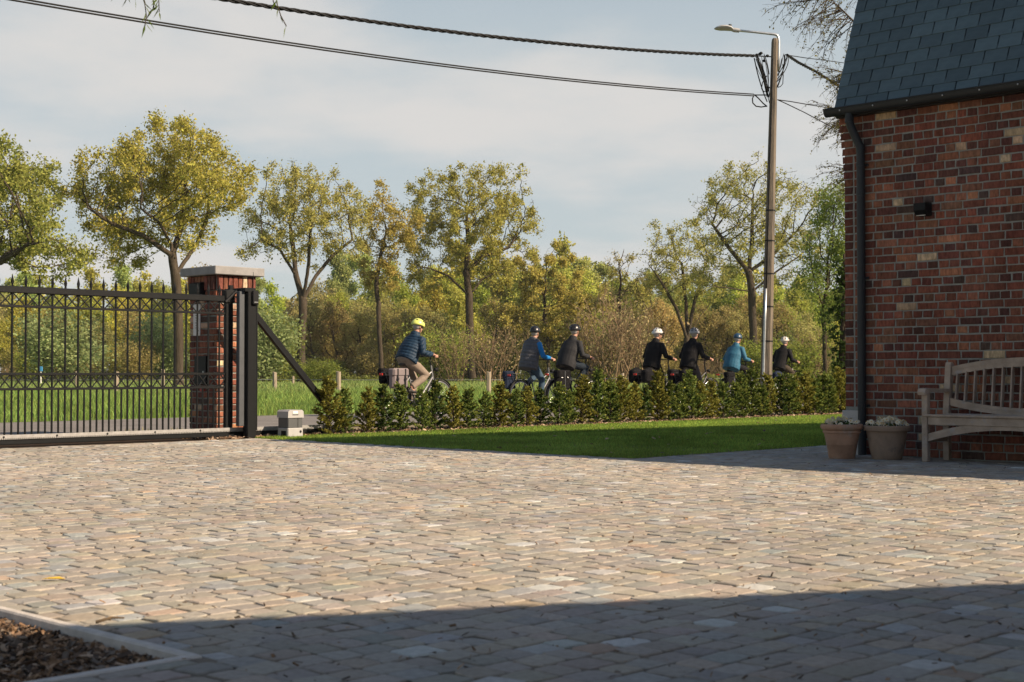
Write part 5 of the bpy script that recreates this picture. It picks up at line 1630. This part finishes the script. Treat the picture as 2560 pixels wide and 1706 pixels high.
def make_bike(frame_mat, loc, rz, label, scale=1.0, carrier=True, steprail=True, light=True):
    b = empty('bicycle', loc, rz, label, 'bicycle', 'bicycles riding past on the road')
    b.scale = (scale,) * 3
    for x in (XR, XF):
        w = link('wheel', WM['tyre'], b, (x, 0, WR))
        for k in ('rim', 'spokes', 'hub'): link(k, WM[k], w, (0, 0, 0))
    st_t, ht_t, ht_b = (-.20, 0, SADDLE_Z - .12), (.40, 0, .98), (.455, 0, .70)
    segs = [([(-.02, 0, BBZ), st_t], .017), ([(-.02, 0, BBZ), (.15, 0, .40), (.32, 0, .60), (.445, 0, .76)], .021), ([(-.15, 0, .70), (.10, 0, .66), (.425, 0, .86)], .015)]
    for s in (-1, 1):
        segs += [([(-.02, s * .04, BBZ), (XR, s * .062, WR)], .010), ([(-.165, s * .02, .76), (XR, s * .062, WR)], .008)]
    segs.append(([ht_b, ht_t], .021))
    mb = tube_mesh(segs); mb.build('frame', frame_mat, b, smooth='auto')
    mb = MB()
    for s in (-1, 1): mb.tube([(.46, s * .045, .68), (.50, s * .055, .56), (XF, s * .055, WR)], [.014, .013, .009], 8)
    mb.tube([(.46, -.05, .69), (.46, .05, .69)], .016, 8)
    mb.build('fork', M['black'], b, smooth='auto')
    mb = MB(); mb.tube([(.40, 0, .97), (.375, 0, 1.06), (.40, 0, BAR_Z + .01)], .014, 8)
    mb.tube([(.20, -.30, BAR_Z), (.30, -.29, BAR_Z + .005), (.385, -.20, BAR_Z + .015), (.41, -.06, BAR_Z + .01), (.41, .06, BAR_Z + .01), (.385, .20, BAR_Z + .015), (.30, .29, BAR_Z + .005), (.20, .30, BAR_Z)], .0115, 8)
    hbo = mb.build('handlebar', M['black'], b, smooth='auto')
    for s in (-1, 1):
        MB().tube([(.19, s * .30, BAR_Z), (.30, s * .291, BAR_Z + .004)], .0165, 8).build('grip', M['black2'], hbo, smooth='auto')
        MB().tube([(.33, s * .27, BAR_Z), (.30, s * .262, BAR_Z - .02), (.23, s * .275, BAR_Z - .03)], .006, 5).build('brake_lever', M['alu'], hbo)
        MB().tube([(.34, s * .24, BAR_Z), (.50, s * .14, BAR_Z + .02), (.53, s * .06, .95), (.49, s * .03, .72)], .004, 5).build('brake_cable', M['black2'], hbo, smooth=True)
    MB().box((.47, 0, BAR_Z + .03), (.05, .07, .06), bevel=.01).build('display', M['black2'], hbo)
    sd = MB(); sd.tube([(-.40, 0, SADDLE_Z - .01), (-.34, 0, SADDLE_Z), (-.24, 0, SADDLE_Z + .0), (-.12, 0, SADDLE_Z - .005), (-.07, 0, SADDLE_Z - .015)], [.05, .10, .085, .04, .02], 10, sq=(1.0, .36), ref=(0, 1, 0))
    sd.build('saddle', M['tanwall'], b, smooth=True)
    MB().tube([(-.20, 0, SADDLE_Z - .13), (-.228, 0, SADDLE_Z - .02)], .014, 8).build('seat_post', M['alu'], b, smooth='auto')
    for x, a0, a1 in ((XR, R(-10), R(190)), (XF, R(-25), R(130))):
        MB().torus((x, 0, WR), WR + .018, .024, 28, 6, a0=R(20) if x == XF else a0, a1=a1, sq=(.35, 1.1)).build('mudguard', M['black'], b, smooth=True)
    if carrier:
        mb = MB()
        for y in (-.06, 0, .06): mb.tube([(-.24, y, .84), (-.80, y, .845)], .006, 5)
        mb.tube([(-.80, -.06, .845), (-.83, 0, .845), (-.80, .06, .845)], .006, 5)
        for s in (-1, 1): mb.tube([(-.70, s * .065, .84), (XR, s * .075, WR)], .006, 5); mb.tube([(-.42, s * .065, .84), (XR, s * .075, WR)], .006, 5)
        mb.build('carrier', M['alu'], b, smooth='auto')
    MB().box((-.86, 0, .81), (.025, .09, .04), bevel=.008).build('rear_light', M['red'], b)
    MB().tube([(.50, 0, .90), (.56, 0, .90)], [.03, .04], 10).build('headlight', M['black2'], b, smooth='auto')
    MB().tube([(-.02, -.06, BBZ), (-.02, -.075, BBZ)], .085, 20).build('chain_guard', M['black2'], b, smooth='auto')
    return b
def cranks(b, phase):
    mb = MB()
    for s in (-1, 1):
        a = phase + (0 if s < 0 else math.pi)
        e = (-.02 + .17 * math.cos(a), s * .09, BBZ + .17 * math.sin(a))
        mb.tube([(-.02, s * .075, BBZ), e], .010, 6)
        MB().box((e[0], s * .135, e[2]), (.09, .09, .022), bevel=.004).build('pedal', M['black2'], b)
    mb.build('crank', M['alu'], b, smooth='auto')

# ================================================================== riders
def remesh(mb, name, voxel, smooth_it=4, factor=.5):
    me = mb.mesh('tmp'); o = bpy.data.objects.new('tmp', me); col.objects.link(o)
    m = o.modifiers.new('r', 'REMESH'); m.mode = 'VOXEL'; m.voxel_size = voxel; m.adaptivity = 0
    if smooth_it:
        s = o.modifiers.new('s', 'SMOOTH'); s.iterations = smooth_it; s.factor = factor
    dg = bpy.context.evaluated_depsgraph_get()
    out = bpy.data.meshes.new_from_object(o.evaluated_get(dg))
    bpy.data.objects.remove(o); bpy.data.meshes.remove(me)
    out.name = name
    out.polygons.foreach_set('use_smooth', np.full(len(out.polygons), True, dtype=bool)); out.update()
    return out
def ik(a, c, l1, l2, bend):
    a, c = Vector(a), Vector(c); d = c - a; L = min(d.length, (l1 + l2) * .999); dn = d.normalized()
    x = (l1 * l1 - l2 * l2 + L * L) / (2 * L); h = math.sqrt(max(0, l1 * l1 - x * x))
    b = Vector(bend); b = (b - dn * b.dot(dn)).normalized()
    return a + dn * x + b * h
SKIN = material('skin', (.42, .235, .165), rough=.6, var=.08, scale=30, spec=.35)
HAIR = material('grey_hair', (.32, .30, .28), rough=.8, var=.2, scale=60)
EYE = material('eye_dark', (.03, .025, .02), rough=.2, var=0)
def cloth(name, c, rough=.85, bump=.5, bs=26): return material(name, c, rough=rough, var=.16, scale=14, bump=bump, bscale=bs, spec=.12, bdist=.012)
def quilt(me, zs, amp, axis_fn):
    n = len(me.vertices); co = np.empty(n * 3, np.float32); me.vertices.foreach_get('co', co); co = co.reshape(-1, 3)
    nr = np.empty(n * 3, np.float32); me.vertex_normals.foreach_get('vector', nr); nr = nr.reshape(-1, 3)
    t = axis_fn(co)
    k = (np.abs(np.sin(t * math.pi / zs)) ** .5 - .6) * amp
    co += nr * k[:, None]; me.vertices.foreach_set('co', co.ravel()); me.update()

def make_rider(bike_loc, rz, scale, label, phase, top, trousers, helmet, helmet_style, vest=None, lean=.30, head_turn=0.0, head_pitch=-.05, quilted=False, short_jacket=False, visor=False, hairmat=None, hood=False, bulk=1.0):
    p = empty('person', bike_loc, rz, label, 'person', 'cyclists riding past on the road')
    p.scale = (scale,) * 3
    hip = Vector((-.23, 0, SADDLE_Z + .085))
    sh = hip + Vector((.46 * math.sin(lean), 0, .46 * math.cos(lean)))
    nk = sh + Vector((.035, 0, .085)); hd = nk + Vector((.055, 0, .145))
    chest = hip.lerp(sh, .62)
    S = {}; E = {}; Wr = {}; Hj = {}; K = {}; An = {}; Hd = {}
    for s in (-1, 1):
        S[s] = sh + Vector((.01, s * .185, -.035))
        Hd[s] = Vector((.245, s * .296, BAR_Z + .022))
        Wr[s] = Hd[s] + Vector((-.075, s * -.0, .022))
        E[s] = ik(S[s], Wr[s], .305, .275, (-.25, s * .55, -1.0))
        a = phase + (0 if s < 0 else math.pi)
        ped = Vector((-.02 + .17 * math.cos(a), s * .125, BBZ + .17 * math.sin(a) + .02))
        An[s] = ped + Vector((-.085, 0, .10 + .03 * math.sin(a)))
        Hj[s] = hip + Vector((.02, s * .095, -.03))
        K[s] = ik(Hj[s], An[s], .45, .44, (1, s * .12, .2))
    fwd = (sh - hip).normalized()
    headR = Matrix.Rotation(head_turn, 3, 'Z') @ Matrix.Rotation(head_pitch, 3, 'Y')
    def H(x, y, z): return hd + headR @ Vector((x, y, z))
    # ---- body, one continuous mesh
    mb = MB()
    mb.tube([hip + Vector((-.02, 0, -.07)), hip, hip.lerp(sh, .3), hip.lerp(sh, .65), sh + Vector((0, 0, -.02)), sh + Vector((.01, 0, .04))], [.13, .15, .135, .15, .13, .05], 14, sq=[(1.1, .85), (1.15, .9), (1.05, .82), (1.15, .82), (1.25, .72), (1, 1)], ref=(0, 1, 0))
    mb.tube([sh + Vector((.01, 0, 0)), nk, H(0, 0, -.07)], [.062, .056, .055], 12)
    mb.ell(H(-.012, 0, .03), (.098, .077, .098), 16, 12, headR); mb.ell(H(.028, 0, -.045), (.068, .058, .075), 14, 10, headR); mb.ell(H(.055, 0, -.095), (.032, .036, .026), 10, 8, headR)
    mb.tube([H(.085, 0, .02), H(.106, 0, -.018), H(.112, 0, -.03), H(.088, 0, -.042)], [.010, .014, .016, .010], 8)
    mb.ell(H(.086, 0, -.066), (.014, .026, .008), 10, 6, headR); mb.ell(H(.082, 0, .026), (.018, .05, .012), 10, 6, headR)
    for s in (-1, 1):
        mb.ell(H(-.005, s * .079, -.02), (.020, .010, .032), 8, 8, headR)
        mb.tube([S[s], S[s].lerp(E[s], .5), E[s], E[s].lerp(Wr[s], .4), Wr[s], Hd[s] + Vector((-.035, 0, .008))], [.055, .048, .04, .042, .028, .030], 10)
        mb.tube([Hj[s], Hj[s].lerp(K[s], .5), K[s], K[s].lerp(An[s], .35), An[s]], [.085, .075, .055, .052, .036], 10)
        mb.tube([An[s], An[s] + Vector((.06, 0, -.06)), An[s] + Vector((.15, 0, -.085))], [.035, .035, .025], 8)
    body = remesh(mb, 'body', .013, 3)
    # hands: palm, four fingers curled round the grip, thumb underneath; own fine surface joined into the body mesh
    hm = MB()
    for s in (-1, 1):
        g = Hd[s] - Vector((0, 0, .022)); pr = .0165
        hm.tube([Wr[s], Hd[s] + Vector((-.03, 0, .012)), Hd[s] + Vector((.005, 0, .010))], [.026, .030, .026], 10, sq=[(1, 1), (1.25, .62), (1.3, .5)], ref=(0, 1, 0))
        for k in range(4):
            x = g.x + .034 - .0 * k; off = -.033 + .022 * k
            # the grip runs fore and aft, fingers wrap over its outer side
            bx = g.x + off + .012; L = (.9, 1.0, .97, .8)[k]; rr = .0092 * (1, 1.02, 1, .86)[k]
            hm.tube([Vector((bx - .012, g.y - s * .012, g.z + .030)), Vector((bx, g.y + s * .014, g.z + .030)), Vector((bx + .002, g.y + s * .029 * L, g.z + .010)), Vector((bx + .002, g.y + s * .024 * L, g.z - .014)), Vector((bx, g.y + s * .006, g.z - .026))], [rr * 1.1, rr * 1.1, rr, rr * .92, rr * .75], 8)
        hm.tube([Hd[s] + Vector((-.028, -s * .018, .004)), g + Vector((-.004, -s * .030, .006)), g + Vector((.026, -s * .028, -.006)), g + Vector((.045, -s * .016, -.014))], [.013, .012, .0105, .008], 8)
    hands = remesh(hm, 'hands', .0058, 2, .4)
    n0 = len(body.vertices)
    a = np.empty(n0 * 3, np.float32); body.vertices.foreach_get('co', a); b_ = np.empty(len(hands.vertices) * 3, np.float32); hands.vertices.foreach_get('co', b_)
    def quads(me):
        q = np.empty(len(me.loops), np.int32); me.loops.foreach_get('vertex_index', q); return q.reshape(-1, 4)
    me = np_mesh('body', np.concatenate([a.reshape(-1, 3), b_.reshape(-1, 3)]), np.concatenate([quads(body), quads(hands) + n0]), SKIN, smooth=True)
    bo = link('body', me, p)
    for s in (-1, 1):
        MB().ell(H(.083, s * .032, .008), (.010, .012, .008), 8, 6).build('eye', EYE, bo, smooth=True)
    # ---- hair below the helmet
    hr = MB(); hr.ell(H(-.032, 0, .012), (.083, .080, .092), 16, 12, headR)
    hm_ = hr.mesh('hair', hairmat or HAIR, True)
    link('hair', hm_, p)
    # ---- trousers
    mb = MB()
    mb.tube([hip + Vector((-.01, 0, -.10)), hip + Vector((-.01, 0, -.02)), hip.lerp(sh, .28)], [.12, .160 * bulk, .140 * bulk], 14, sq=[(1.2, .95), (1.12, .95), (1.05, .85)], ref=(0, 1, 0))
    for s in (-1, 1):
        mb.tube([Hj[s] + Vector((-.05, 0, 0)), Hj[s].lerp(K[s], .2), Hj[s].lerp(K[s], .6), K[s] + Vector((.005, 0, .0)), K[s].lerp(An[s], .25), K[s].lerp(An[s], .7), An[s] + (K[s] - An[s]).normalized() * .03], [.10, .108, .09, .076, .074, .066, .062], 12)
    tr = remesh(mb, 'trousers', .013, 3); tr.materials.append(trousers); link('trousers', tr, p)
    # ---- shoes
    for s in (-1, 1):
        b = An[s] + Vector((0, 0, -.07))
        mb = MB().tube([b + Vector((-.07, 0, .005)), b + Vector((-.02, 0, .012)), b + Vector((.06, 0, -.002)), b + Vector((.135, 0, -.012)), b + Vector((.18, 0, -.014))], [.03, .043, .043, .040, .022], 10, sq=(1, .8), ref=(0, 1, 0))
        mb.tube([b + Vector((-.02, 0, .01)), b + Vector((-.005, 0, .065))], [.042, .04], 10)
        sm = remesh(mb, 'shoe', .011, 2); sm.materials.append(M['shoe']); link('shoe', sm, p)
    # ---- jacket
    def torso(grow_, low, mb):
        d0 = -.15 if not short_jacket else -.04
        mb.tube([hip + fwd * d0 + Vector((-.005, 0, 0)), hip + fwd * (d0 * .4), hip.lerp(sh, .22), hip.lerp(sh, .5), hip.lerp(sh, .78), sh + Vector((-.005, 0, .0)), sh + Vector((.01, 0, .055)), nk + Vector((.0, 0, .035))],
                [(.165 + grow_) * bulk, (.172 + grow_) * bulk, (.168 + grow_) * bulk, (.17 + grow_) * bulk, .168 + grow_, .145 + grow_, .085 + grow_ * .5, .074 + grow_ * .4], 18,
                sq=[(1.18, .92), (1.15, .92), (1.1, .9), (1.13, .88), (1.2, .82), (1.28, .70), (1.15, 1), (1, 1)], ref=(0, 1, 0))
        return mb
    def sleeves(mb, g):
        for s in (-1, 1):
            c_ = E[s].lerp(Wr[s], .93)
            mb.tube([S[s] + Vector((-.02, -s * .06, .0)), S[s], S[s].lerp(E[s], .45), E[s], E[s].lerp(Wr[s], .4), c_], [.075 + g, .078 + g, .066 + g, .058 + g, .054 + g, .040 + g], 12)
    if vest is None:
        mb = torso(.012 if quilted else 0.004, 0, MB()); sleeves(mb, .008 if quilted else 0)
        jk = remesh(mb, 'jacket', .012, 3)
        if quilted:
            f2 = np.array(fwd); h2 = np.array(hip)
            def ax(co):
                t = (co - h2) @ f2; out = t.copy()
                for s in (-1, 1):
                    A_, B_ = np.array(S[s]), np.array(Wr[s]); d = (B_ - A_) / np.linalg.norm(B_ - A_); q = (co - A_) @ d
                    lat = np.abs(co[:, 1]) > .235; side = (co[:, 1] * s > 0) & (lat | (co[:, 0] > A_[0] + .12))
                    out[side] = q[side]
                return out
            quilt(jk, .062, .017, ax)
        jk.materials.append(top); link('jacket', jk, p)
    else:
        mb = MB(); sleeves(mb, -.002)
        mb.tube([S[-1] + Vector((0, .0, 0)), S[1]], .08, 12)
        sl = remesh(mb, 'pullover', .012, 3); sl.materials.append(top); link('pullover', sl, p)
        mb = torso(.016, 0, MB())
        for s in (-1, 1): mb.tube([sh + Vector((0, s * .10, 0)), sh + Vector((.0, s * .185, -.03))], [.10, .088], 12)
        vj = remesh(mb, 'vest', .012, 3); f2 = np.array(fwd); h2 = np.array(hip)
        quilt(vj, .085, .015, lambda co: (co - h2) @ f2); vj.materials.append(vest); link('vest', vj, p)
    # ---- helmet: shell with vent slots, brim, strap
    hR = headR @ Matrix.Rotation(.10, 3, 'Y')
    def HH(v): return hd + hR @ Vector(v)
    mb = MB(); n, m = 28, 9; vs = []; fs = []
    rx, ry, rz_ = (.142, .112, .122) if helmet_style != 'round' else (.130, .114, .124)
    for i in range(m + 1):
        th = (math.pi * .5 + .10) * i / m
        for j in range(n):
            ph = 2 * math.pi * j / n
            x, y, z = math.sin(th) * math.cos(ph), math.sin(th) * math.sin(ph), math.cos(th)
            drop_ = -.022 * max(0, -math.cos(ph)) * (i / m) ** 2
            vs.append(HH((x * rx - .012, y * ry, .030 + z * rz_ + drop_)))
    for i in range(m):
        for j in range(n):
            j2 = (j + 1) % n; fs.append((i * n + j, (i + 1) * n + j, (i + 1) * n + j2, i * n + j2))
    b0 = len(vs)
    for j in range(n):
        c = vs[m * n + j]; vs.append(hd + (c - hd) * .86)
    for j in range(n):
        j2 = (j + 1) % n; fs.append((m * n + j, b0 + j, b0 + j2, m * n + j2))
    mb.add(vs, fs); he = mb.build('helmet', helmet, p, smooth=True)
    if helmet_style == 'vents':
        for ph0 in (-2.3, -1.55, -.8, 0, .8, 1.55, 2.3, 3.14):
            for (t0, t1) in ((.42, .86), (.98, 1.32)):
                w = []
                for t in [t0 + (t1 - t0) * k / 4 for k in range(5)]:
                    x, y, z = math.sin(t) * math.cos(ph0), math.sin(t) * math.sin(ph0), math.cos(t)
                    w.append(HH((x * rx * 1.012 - .012, y * ry * 1.012, .030 + z * rz_ * 1.012)))
                MB().tube(w, [.004, .012, .014, .011, .004], 6, sq=(1, .6)).build('vent', M['black2'], he, smooth=True)
    if helmet_style == 'urban':
        for ph0 in (-1.2, -.5, .5, 1.2, 2.4, -2.4):
            w = []
            for k in range(4):
                t = .95; ph = ph0 + .22 * (k / 3 - .5) * 2
                w.append(HH((math.sin(t) * math.cos(ph) * rx * 1.01 - .012, math.sin(t) * math.sin(ph) * ry * 1.01, .030 + math.cos(t) * rz_ * 1.01)))
            MB().tube(w, [.004, .009, .009, .004], 6).build('vent', M['black2'], he, smooth=True)
    if visor:
        vs = []
        for k in range(9):
            a = -1.0 + 2.0 * k / 8
            vs.append(HH((math.cos(a) * rx - .012, math.sin(a) * ry, .040))); vs.append(HH((math.cos(a) * (rx + .055) - .012, math.sin(a) * ry * 1.02, .022))); 
        fs = [(2 * k, 2 * k + 1, 2 * k + 3, 2 * k + 2) for k in range(8)]
        lo = [v - hR @ Vector((0, 0, .006)) for v in vs]
        mbv = MB().add(vs, fs); mbv.add(lo, [tuple(reversed(f)) for f in fs]); mbv.build('visor', M['black2'], he, smooth=True)
    for s in (-1, 1):
        MB().tube([HH((.02, s * .098, .03)), H(.012, s * .083, -.04), H(.03, s * .055, -.10), H(.035, 0, -.122)], .006, 5).build('strap', M['black2'], he)
    return p
M['shoe'] = material('dark_shoe', (.03, .028, .027), rough=.6, var=.1)

def pannier(loc, rz, mat, label, side, size=(.34, .14, .36), z=.56, x=-.55, scale=1.0, flap=True, straps=None, rivets=False, soft=0.0, strapmat=None):
    """a bag hanging on one side of a rear carrier; local frame of the bicycle"""
    t = empty('pannier_bag', loc, rz, label, 'pannier bag', 'pannier bags on the bicycles'); t.scale = (scale,) * 3
    y = side * (.085 + size[1] / 2); z += .10
    mb = MB(); L, D, Hh = size
    mb.box((x, y, z), (L, D, Hh), bevel=.035)
    if soft:
        bm_ = MB(); bm_.ell((x, y, z), (L * .48, D * .58, Hh * .5), 18, 12); bm_.box((x, y, z - .02), (L * .94, D * .95, Hh * .84), bevel=.05)
        me = remesh(bm_, 'bag', .016, 4); me.materials.append(mat); bag = link('bag', me, t)
    else:
        bag = mb.build('bag', mat, t)
    if flap:
        MB().box((x, y + side * .006, z + Hh * .30), (L + .015, D + .018, Hh * .42), bevel=.03).build('flap', mat, t)
    sm = strapmat or M['black2']
    for k in (straps or []):
        MB().box((x + k, y + side * (D / 2 + .018), z + .0), (.026, .008, Hh * .96), bevel=.003).build('strap', sm, t)
        MB().box((x + k, y + side * (D / 2 + .024), z - .01), (.042, .010, .045), bevel=.004).build('buckle', M['black2'], t)
    if rivets:
        for k in (-.09, .09):
            MB().ell((x + k, y + side * (D / 2 + .018), z + Hh * .12), (.022, .006, .014), 8, 6).build('clasp', M['chrome'], t, smooth=True)
        MB().box((x, y + side * (D / 2 + .017), z), (.006, .004, Hh * .9)).build('piping', M['chrome'], t)
    return t

RZ = ROT_ROAD
black_c = cloth('black_sweater', (.013, .013, .014), bump=.4)
riders = [
 # hip px, lane v, scale, phase, dict
 dict(px=1016, v=12.35, sc=.975, ph=2.4),
 dict(px=1322, v=13.15, sc=.945, ph=-.9),
 dict(px=1417, v=12.1, sc=.965, ph=1.3),
 dict(px=1630, v=12.75, sc=.965, ph=-1.1),
 dict(px=1722, v=11.9, sc=.96, ph=-1.3),
 dict(px=1830, v=13.2, sc=.95, ph=.6),
 dict(px=1949, v=13.9, sc=.95, ph=2.0),
]
def bike_loc(r):
    u = find_u(r['px'], r['v']); w = P(u, r['v'], -.02)
    return w + U * (.23 * r['sc'])
L_ = [bike_loc(r) for r in riders]
M['puffer'] = material('navy_puffer', (.012, .032, .060), rough=.6, var=.15, scale=16, bump=.3, bscale=50, spec=.22)
M['greyvest'] = material('grey_quilted_vest', (.085, .088, .098), rough=.65, var=.15, scale=14, bump=.25, bscale=40, spec=.18)
khaki = cloth('khaki_trousers', (.235, .19, .15)); jeans = cloth('blue_jeans', (.050, .085, .125)); djeans = cloth('dark_jeans', (.018, .026, .036))
bluek = cloth('bright_blue_sleeves', (.018, .16, .42)); dark_j = cloth('charcoal_jacket', (.026, .027, .029), rough=.7)
teal = cloth('faded_blue_jacket', (.036, .125, .195), rough=.6); blackt = cloth('black_trousers', (.014, .014, .016)); greyt = cloth('grey_trousers', (.06, .055, .058)); brownt = cloth('patterned_brown_trousers', (.055, .045, .033))
hy = material('lime_helmet', (.60, .66, .16), rough=.35, var=.05); hb = material('black_helmet', (.016, .017, .019), rough=.3, var=.05); hw = material('white_helmet', (.60, .61, .60), rough=.35, var=.05)
hgw = material('grey_white_helmet', (.26, .27, .28), rough=.35, var=.3, scale=12); hnb = material('navy_helmet', (.02, .055, .10), rough=.35, var=.05); hcr = material('cream_helmet', (.50, .47, .42), rough=.4, var=.2, scale=10)
fr_silver = paint('silver_frame', (.16, .165, .17)); fr_black = paint('black_frame', (.02, .02, .022)); fr_grey = paint('grey_frame', (.12, .13, .14)); fr_white = paint('white_frame', (.5, .5, .49))
args = [
 ('silver bicycle ridden by the person in the navy puffer jacket', fr_silver, 'person in navy puffer jacket, khaki trousers and lime helmet cycling', dict(top=M['puffer'], trousers=khaki, helmet=hy, helmet_style='urban', lean=.47, quilted=True, head_pitch=.22, head_turn=-.1, short_jacket=True, bulk=1.18, visor=False)),
 ('grey bicycle ridden by the person in the grey quilted vest', fr_grey, 'person in grey quilted vest, bright blue sleeves and jeans cycling', dict(top=bluek, trousers=jeans, helmet=hb, helmet_style='round', vest=M['greyvest'], lean=.26, head_turn=.15, bulk=1.1, visor=True)),
 ('black bicycle with front wheel showing, under the charcoal-jacketed person', fr_black, 'person in charcoal jacket, dark jeans and glossy black helmet cycling', dict(top=dark_j, trousers=djeans, helmet=hb, helmet_style='vents', lean=.40, head_turn=.05, bulk=1.16)),
 ('black bicycle with bulging dark saddlebags under the white-helmeted person', fr_black, 'person in black sweater with white visored helmet cycling', dict(top=black_c, trousers=blackt, helmet=hw, helmet_style='vents', lean=.28, head_turn=-.35, visor=True, bulk=1.12)),
 ('black bicycle with square dark saddlebags under the person in grey trousers', fr_black, 'person in black sweater, grey trousers and grey-white helmet cycling', dict(top=black_c, trousers=greyt, helmet=hgw, helmet_style='vents', lean=.30, head_turn=.2, bulk=1.1)),
 ('grey bicycle ridden by the person in the faded blue jacket', fr_grey, 'person in faded blue jacket and navy helmet cycling left of the pole', dict(top=teal, trousers=blackt, helmet=hnb, helmet_style='round', lean=.38, head_turn=.1, head_pitch=.1, bulk=1.2)),
 ('white bicycle right of the utility pole under the last rider', fr_white, 'person in black top and cream helmet cycling right of the pole', dict(top=black_c, trousers=brownt, helmet=hcr, helmet_style='vents', lean=.42, head_turn=.0, visor=True)),
]
for r, loc_, (bl_, fm, pl_, kw_) in zip(riders, L_, args):
    b = make_bike(fm, loc_, RZ, bl_, r['sc']); cranks(b, r['ph'])
    make_rider(loc_, RZ, r['sc'], pl_, r['ph'], **kw_)
gp_c = material('mauve_grey_canvas', (.185, .155, .155), rough=.8, var=.12, bump=.3); bk_c = material('black_canvas', (.008, .008, .009), rough=.85, var=.2, bump=.3, spec=.12); nv_c = material('navy_canvas', (.016, .024, .045), rough=.85, var=.15, spec=.12)
pannier(L_[0], RZ, gp_c, 'mauve-grey pannier bag with two black buckled straps, on the silver bicycle', -1, straps=(-.09, .09), scale=1.02, z=.60, size=(.37, .15, .36))
pannier(L_[0], RZ, bk_c, 'dark bag on the far side of the silver bicycle rack', 1, scale=1.02, z=.64, size=(.34, .13, .28))
pannier(L_[1], RZ, nv_c, 'slim navy pannier bag on the bicycle under the grey vest', 1, z=.56, x=-.66, size=(.30, .12, .38))
pannier(L_[2], RZ, bk_c, 'black pannier bag with pale piping and two shiny clasps', -1, rivets=True, z=.57, size=(.38, .15, .40))
pannier(L_[3], RZ, bk_c, 'bulging soft black saddlebag on the near side of the white-helmeted rider', -1, soft=1, flap=False, z=.66, size=(.48, .2, .36))
pannier(L_[3], RZ, bk_c, 'bulging soft black saddlebag on the far side of the white-helmeted rider', 1, soft=1, flap=False, z=.66, size=(.46, .2, .36))
pannier(L_[4], RZ, bk_c, 'square black saddlebag on the near side behind the grey trousers', -1, soft=1, z=.64, flap=False, size=(.36, .17, .36))
pannier(L_[4], RZ, bk_c, 'square black saddlebag on the far side behind the grey trousers', 1, z=.62, size=(.32, .15, .34))
pannier(L_[5], RZ, bk_c, 'small black pannier bag on the bicycle of the faded blue jacket', -1, z=.58, size=(.30, .13, .32))
pannier(L_[6], RZ, nv_c, 'dark violet pannier bag on the white bicycle right of the pole', -1, soft=1, z=.62, flap=False, size=(.40, .16, .30))
# ================================================================== thin spring haze over the fields
hz = bpy.data.materials.new('haze'); hz.use_nodes = True
hn, hl_ = hz.node_tree.nodes, hz.node_tree.links
hn.clear()
ho = hn.new('ShaderNodeOutputMaterial'); hv = hn.new('ShaderNodeVolumePrincipled')
hv.inputs['Density'].default_value = 0.00014
hv.inputs['Color'].default_value = (.93, .96, 1.0, 1)
hl_.new(hv.outputs[0], ho.inputs['Volume'])
o = MB().box((0, 600, 12.5), (1860, 1860, 27.2)).build('haze', hz); tag(o, 'thin pale haze over the meadow and the far wood', kind='stuff')
